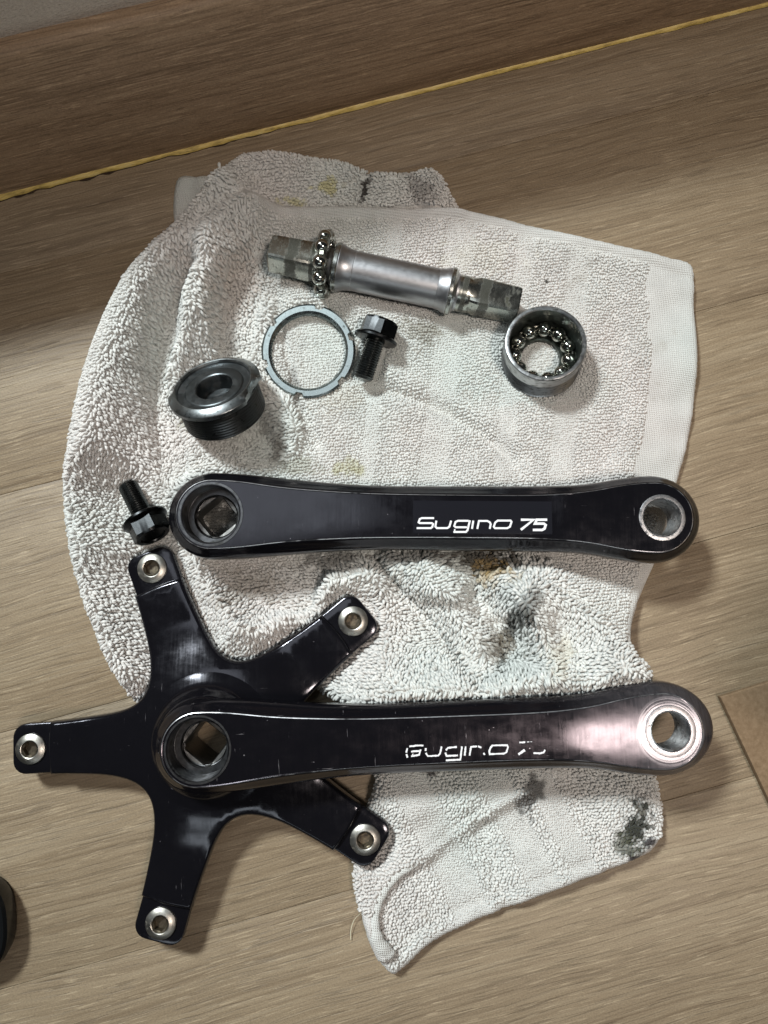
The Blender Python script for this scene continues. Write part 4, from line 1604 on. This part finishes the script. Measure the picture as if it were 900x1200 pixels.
# ------------------------------------------------------------------ crank bolts
def crank_bolt(M, label, roll):
    root = empty('crank_bolt', mat=M)
    tag(root, label, 'bolt', 'black flanged crank bolts')
    hexp = lambda r, z: [(r * math.cos(math.pi / 3 * i + roll), r * math.sin(math.pi / 3 * i + roll), z) for i in range(6)]
    mb = MB()
    n = 48
    def hx(r, z, p=1.0):
        out = []
        for i in range(n):
            a = 2 * math.pi * i / n
            q = r * math.cos(math.pi / 6) / math.cos((a % (math.pi / 3)) - math.pi / 6)
            out.append((q * math.cos(a + roll), q * math.sin(a + roll), z))
        return out
    cy = lambda r, z: [(r * math.cos(2 * math.pi * i / n + roll), r * math.sin(2 * math.pi * i / n + roll), z) for i in range(n)]
    mb.loft([hx(7.9, .6), hx(7.9, 6.2), cy(6.7, 7.2), cy(5.2, 7.2), cy(4.9, 6.6)], cap1=True)
    mb.build('hex_head', M_BLACKOX, root, angle=15)
    mb = MB()
    mb.lathe([(4.0, -1.6), (8.7, -1.5), (9.1, -1.1), (9.1, -.3), (8.6, .2), (7.0, 1.0), (5, 1.0)], 48)
    mb.build('flange', M_BLACKOX, root, angle=25)
    mb = MB()
    prof = [(3.9, -1.5)]
    z = -2.2
    while z > -17.4:
        prof += [(4.05, z), (3.5, z - .5)]; z -= 1.0
    prof += [(3.6, -17.8), (3.0, -18.4)]
    mb.lathe(prof, 32, cap1=True)
    mb.build('threaded_shank', M_BLACKTHREAD, root, angle=18)
    return root


hp = Vector(at(441, 395, 12.5)); tp_ = Vector(at(427, 440, 10.5))
crank_bolt(frame(hp, hp - tp_, (0, 0, 1)), 'black flanged hex bolt lying right of the lockring', .25)
hp = Vector(at(171, 611, 14.0)); tp_ = Vector(at(154, 577, 11.5))
crank_bolt(frame(hp, hp - tp_, (0, 0, 1)), 'black flanged hex bolt between the upper crank and the spider arm', .52)

# ------------------------------------------------------------------ cardboard box at the right edge
bx = empty('cardboard_box', (0, 0, 0))
tag(bx, 'brown cardboard box with its flap lying open at the right edge', 'box')
c0 = np.array(at2((842, 816), 2)); c1 = np.array(at2((905, 950), 2)); c2 = np.array(at2((985, 772), 2))
dA = (c1 - c0) / np.linalg.norm(c1 - c0); dB = (c2 - c0) / np.linalg.norm(c2 - c0)
LA, LB = 150.0, 44.0
def slab(mb, o, u, lu, w_, lw, z0, z1, r=.5):
    p = [o, o + u * lu, o + u * lu + w_ * lw, o + w_ * lw]
    ctr = sum(p) / 4
    def rg(k, z): return [tuple(q + (ctr - q) / np.linalg.norm(ctr - q) * k) + (z,) for q in p]
    mb.loft([rg(r, z0), rg(0, z0 + r), rg(0, z1 - r), rg(r, z1)], True, True)
mb = MB(); slab(mb, c0, dA, LA, dB, LB, .4, 3.6)
mb.build('flap', M_CARD, bx, angle=30)
mb = MB()
o0 = np.array(at2((944, 886), 2)); o1_ = np.array(at2((1014, 736), 2))
dA = (o1_ - o0) / np.linalg.norm(o1_ - o0); dB = np.array([dA[1], -dA[0]])
slab(mb, o0, dA, LA, dB, 3.2, .4, 150)
slab(mb, o0 + dB * 3.2, dA, 3.2, dB, 180, .4, 150)
slab(mb, o0 + dB * 3.2 + dA * (LA - 3.2), dA, 3.2, dB, 180, .4, 150)
slab(mb, o0 + dB * 183.2, dA, LA, dB, 3.2, .4, 150)
slab(mb, o0 + dB * 3.2 + dA * 3.2, dA, LA - 6.4, dB, 180, .4, 3.5)
mb.build('carton', M_CARD, bx, angle=30)

# ------------------------------------------------------------------ black container at the lower left edge
bc = Vector(at(-56, 1088, 8))
cn = empty('container', (bc.x, bc.y, 0))
tag(cn, 'black rounded container with stepped rim and green inside, cut off at left edge', 'container')
def sup(rx, ry, z, p=2.6, n=72):
    out = []
    for i in range(n):
        a = 2 * math.pi * i / n
        ca, sa = math.cos(a), math.sin(a)
        r = 1 / ((abs(ca) ** p + abs(sa) ** p) ** (1 / p))
        x, y = rx * r * ca, ry * r * sa
        out.append((x * .94 - y * .34 * .3, y * .95 + x * .3 * .34, z))
    return out
mb = MB()
mb.loft([sup(21, 18, .2), sup(22.6, 19.6, 1.2), sup(23.6, 20.4, 6), sup(23.4, 20.2, 10), sup(22.4, 19.2, 11.2), sup(20.2, 17.2, 11.4), sup(19.4, 16.4, 10.6)], cap0=True)
mb.build('rim', M_PLASTIC, cn, angle=28)
mb = MB()
mb.loft([sup(19.4, 16.4, 10.6), sup(19.2, 16.2, 9.2), sup(16.8, 14.0, 8.8), sup(16.2, 13.4, 9.8), sup(15.2, 12.4, 9.8), sup(14.7, 11.9, 8.5)])
mb.build('inner_step', M_PLASTIC2, cn, angle=28)
mb = MB()
mb.loft([sup(14.7, 11.9, 8.5), sup(14.2, 11.4, 6.0)], cap1=True)
mb.build('green_insert', M_GREEN, cn, angle=28)
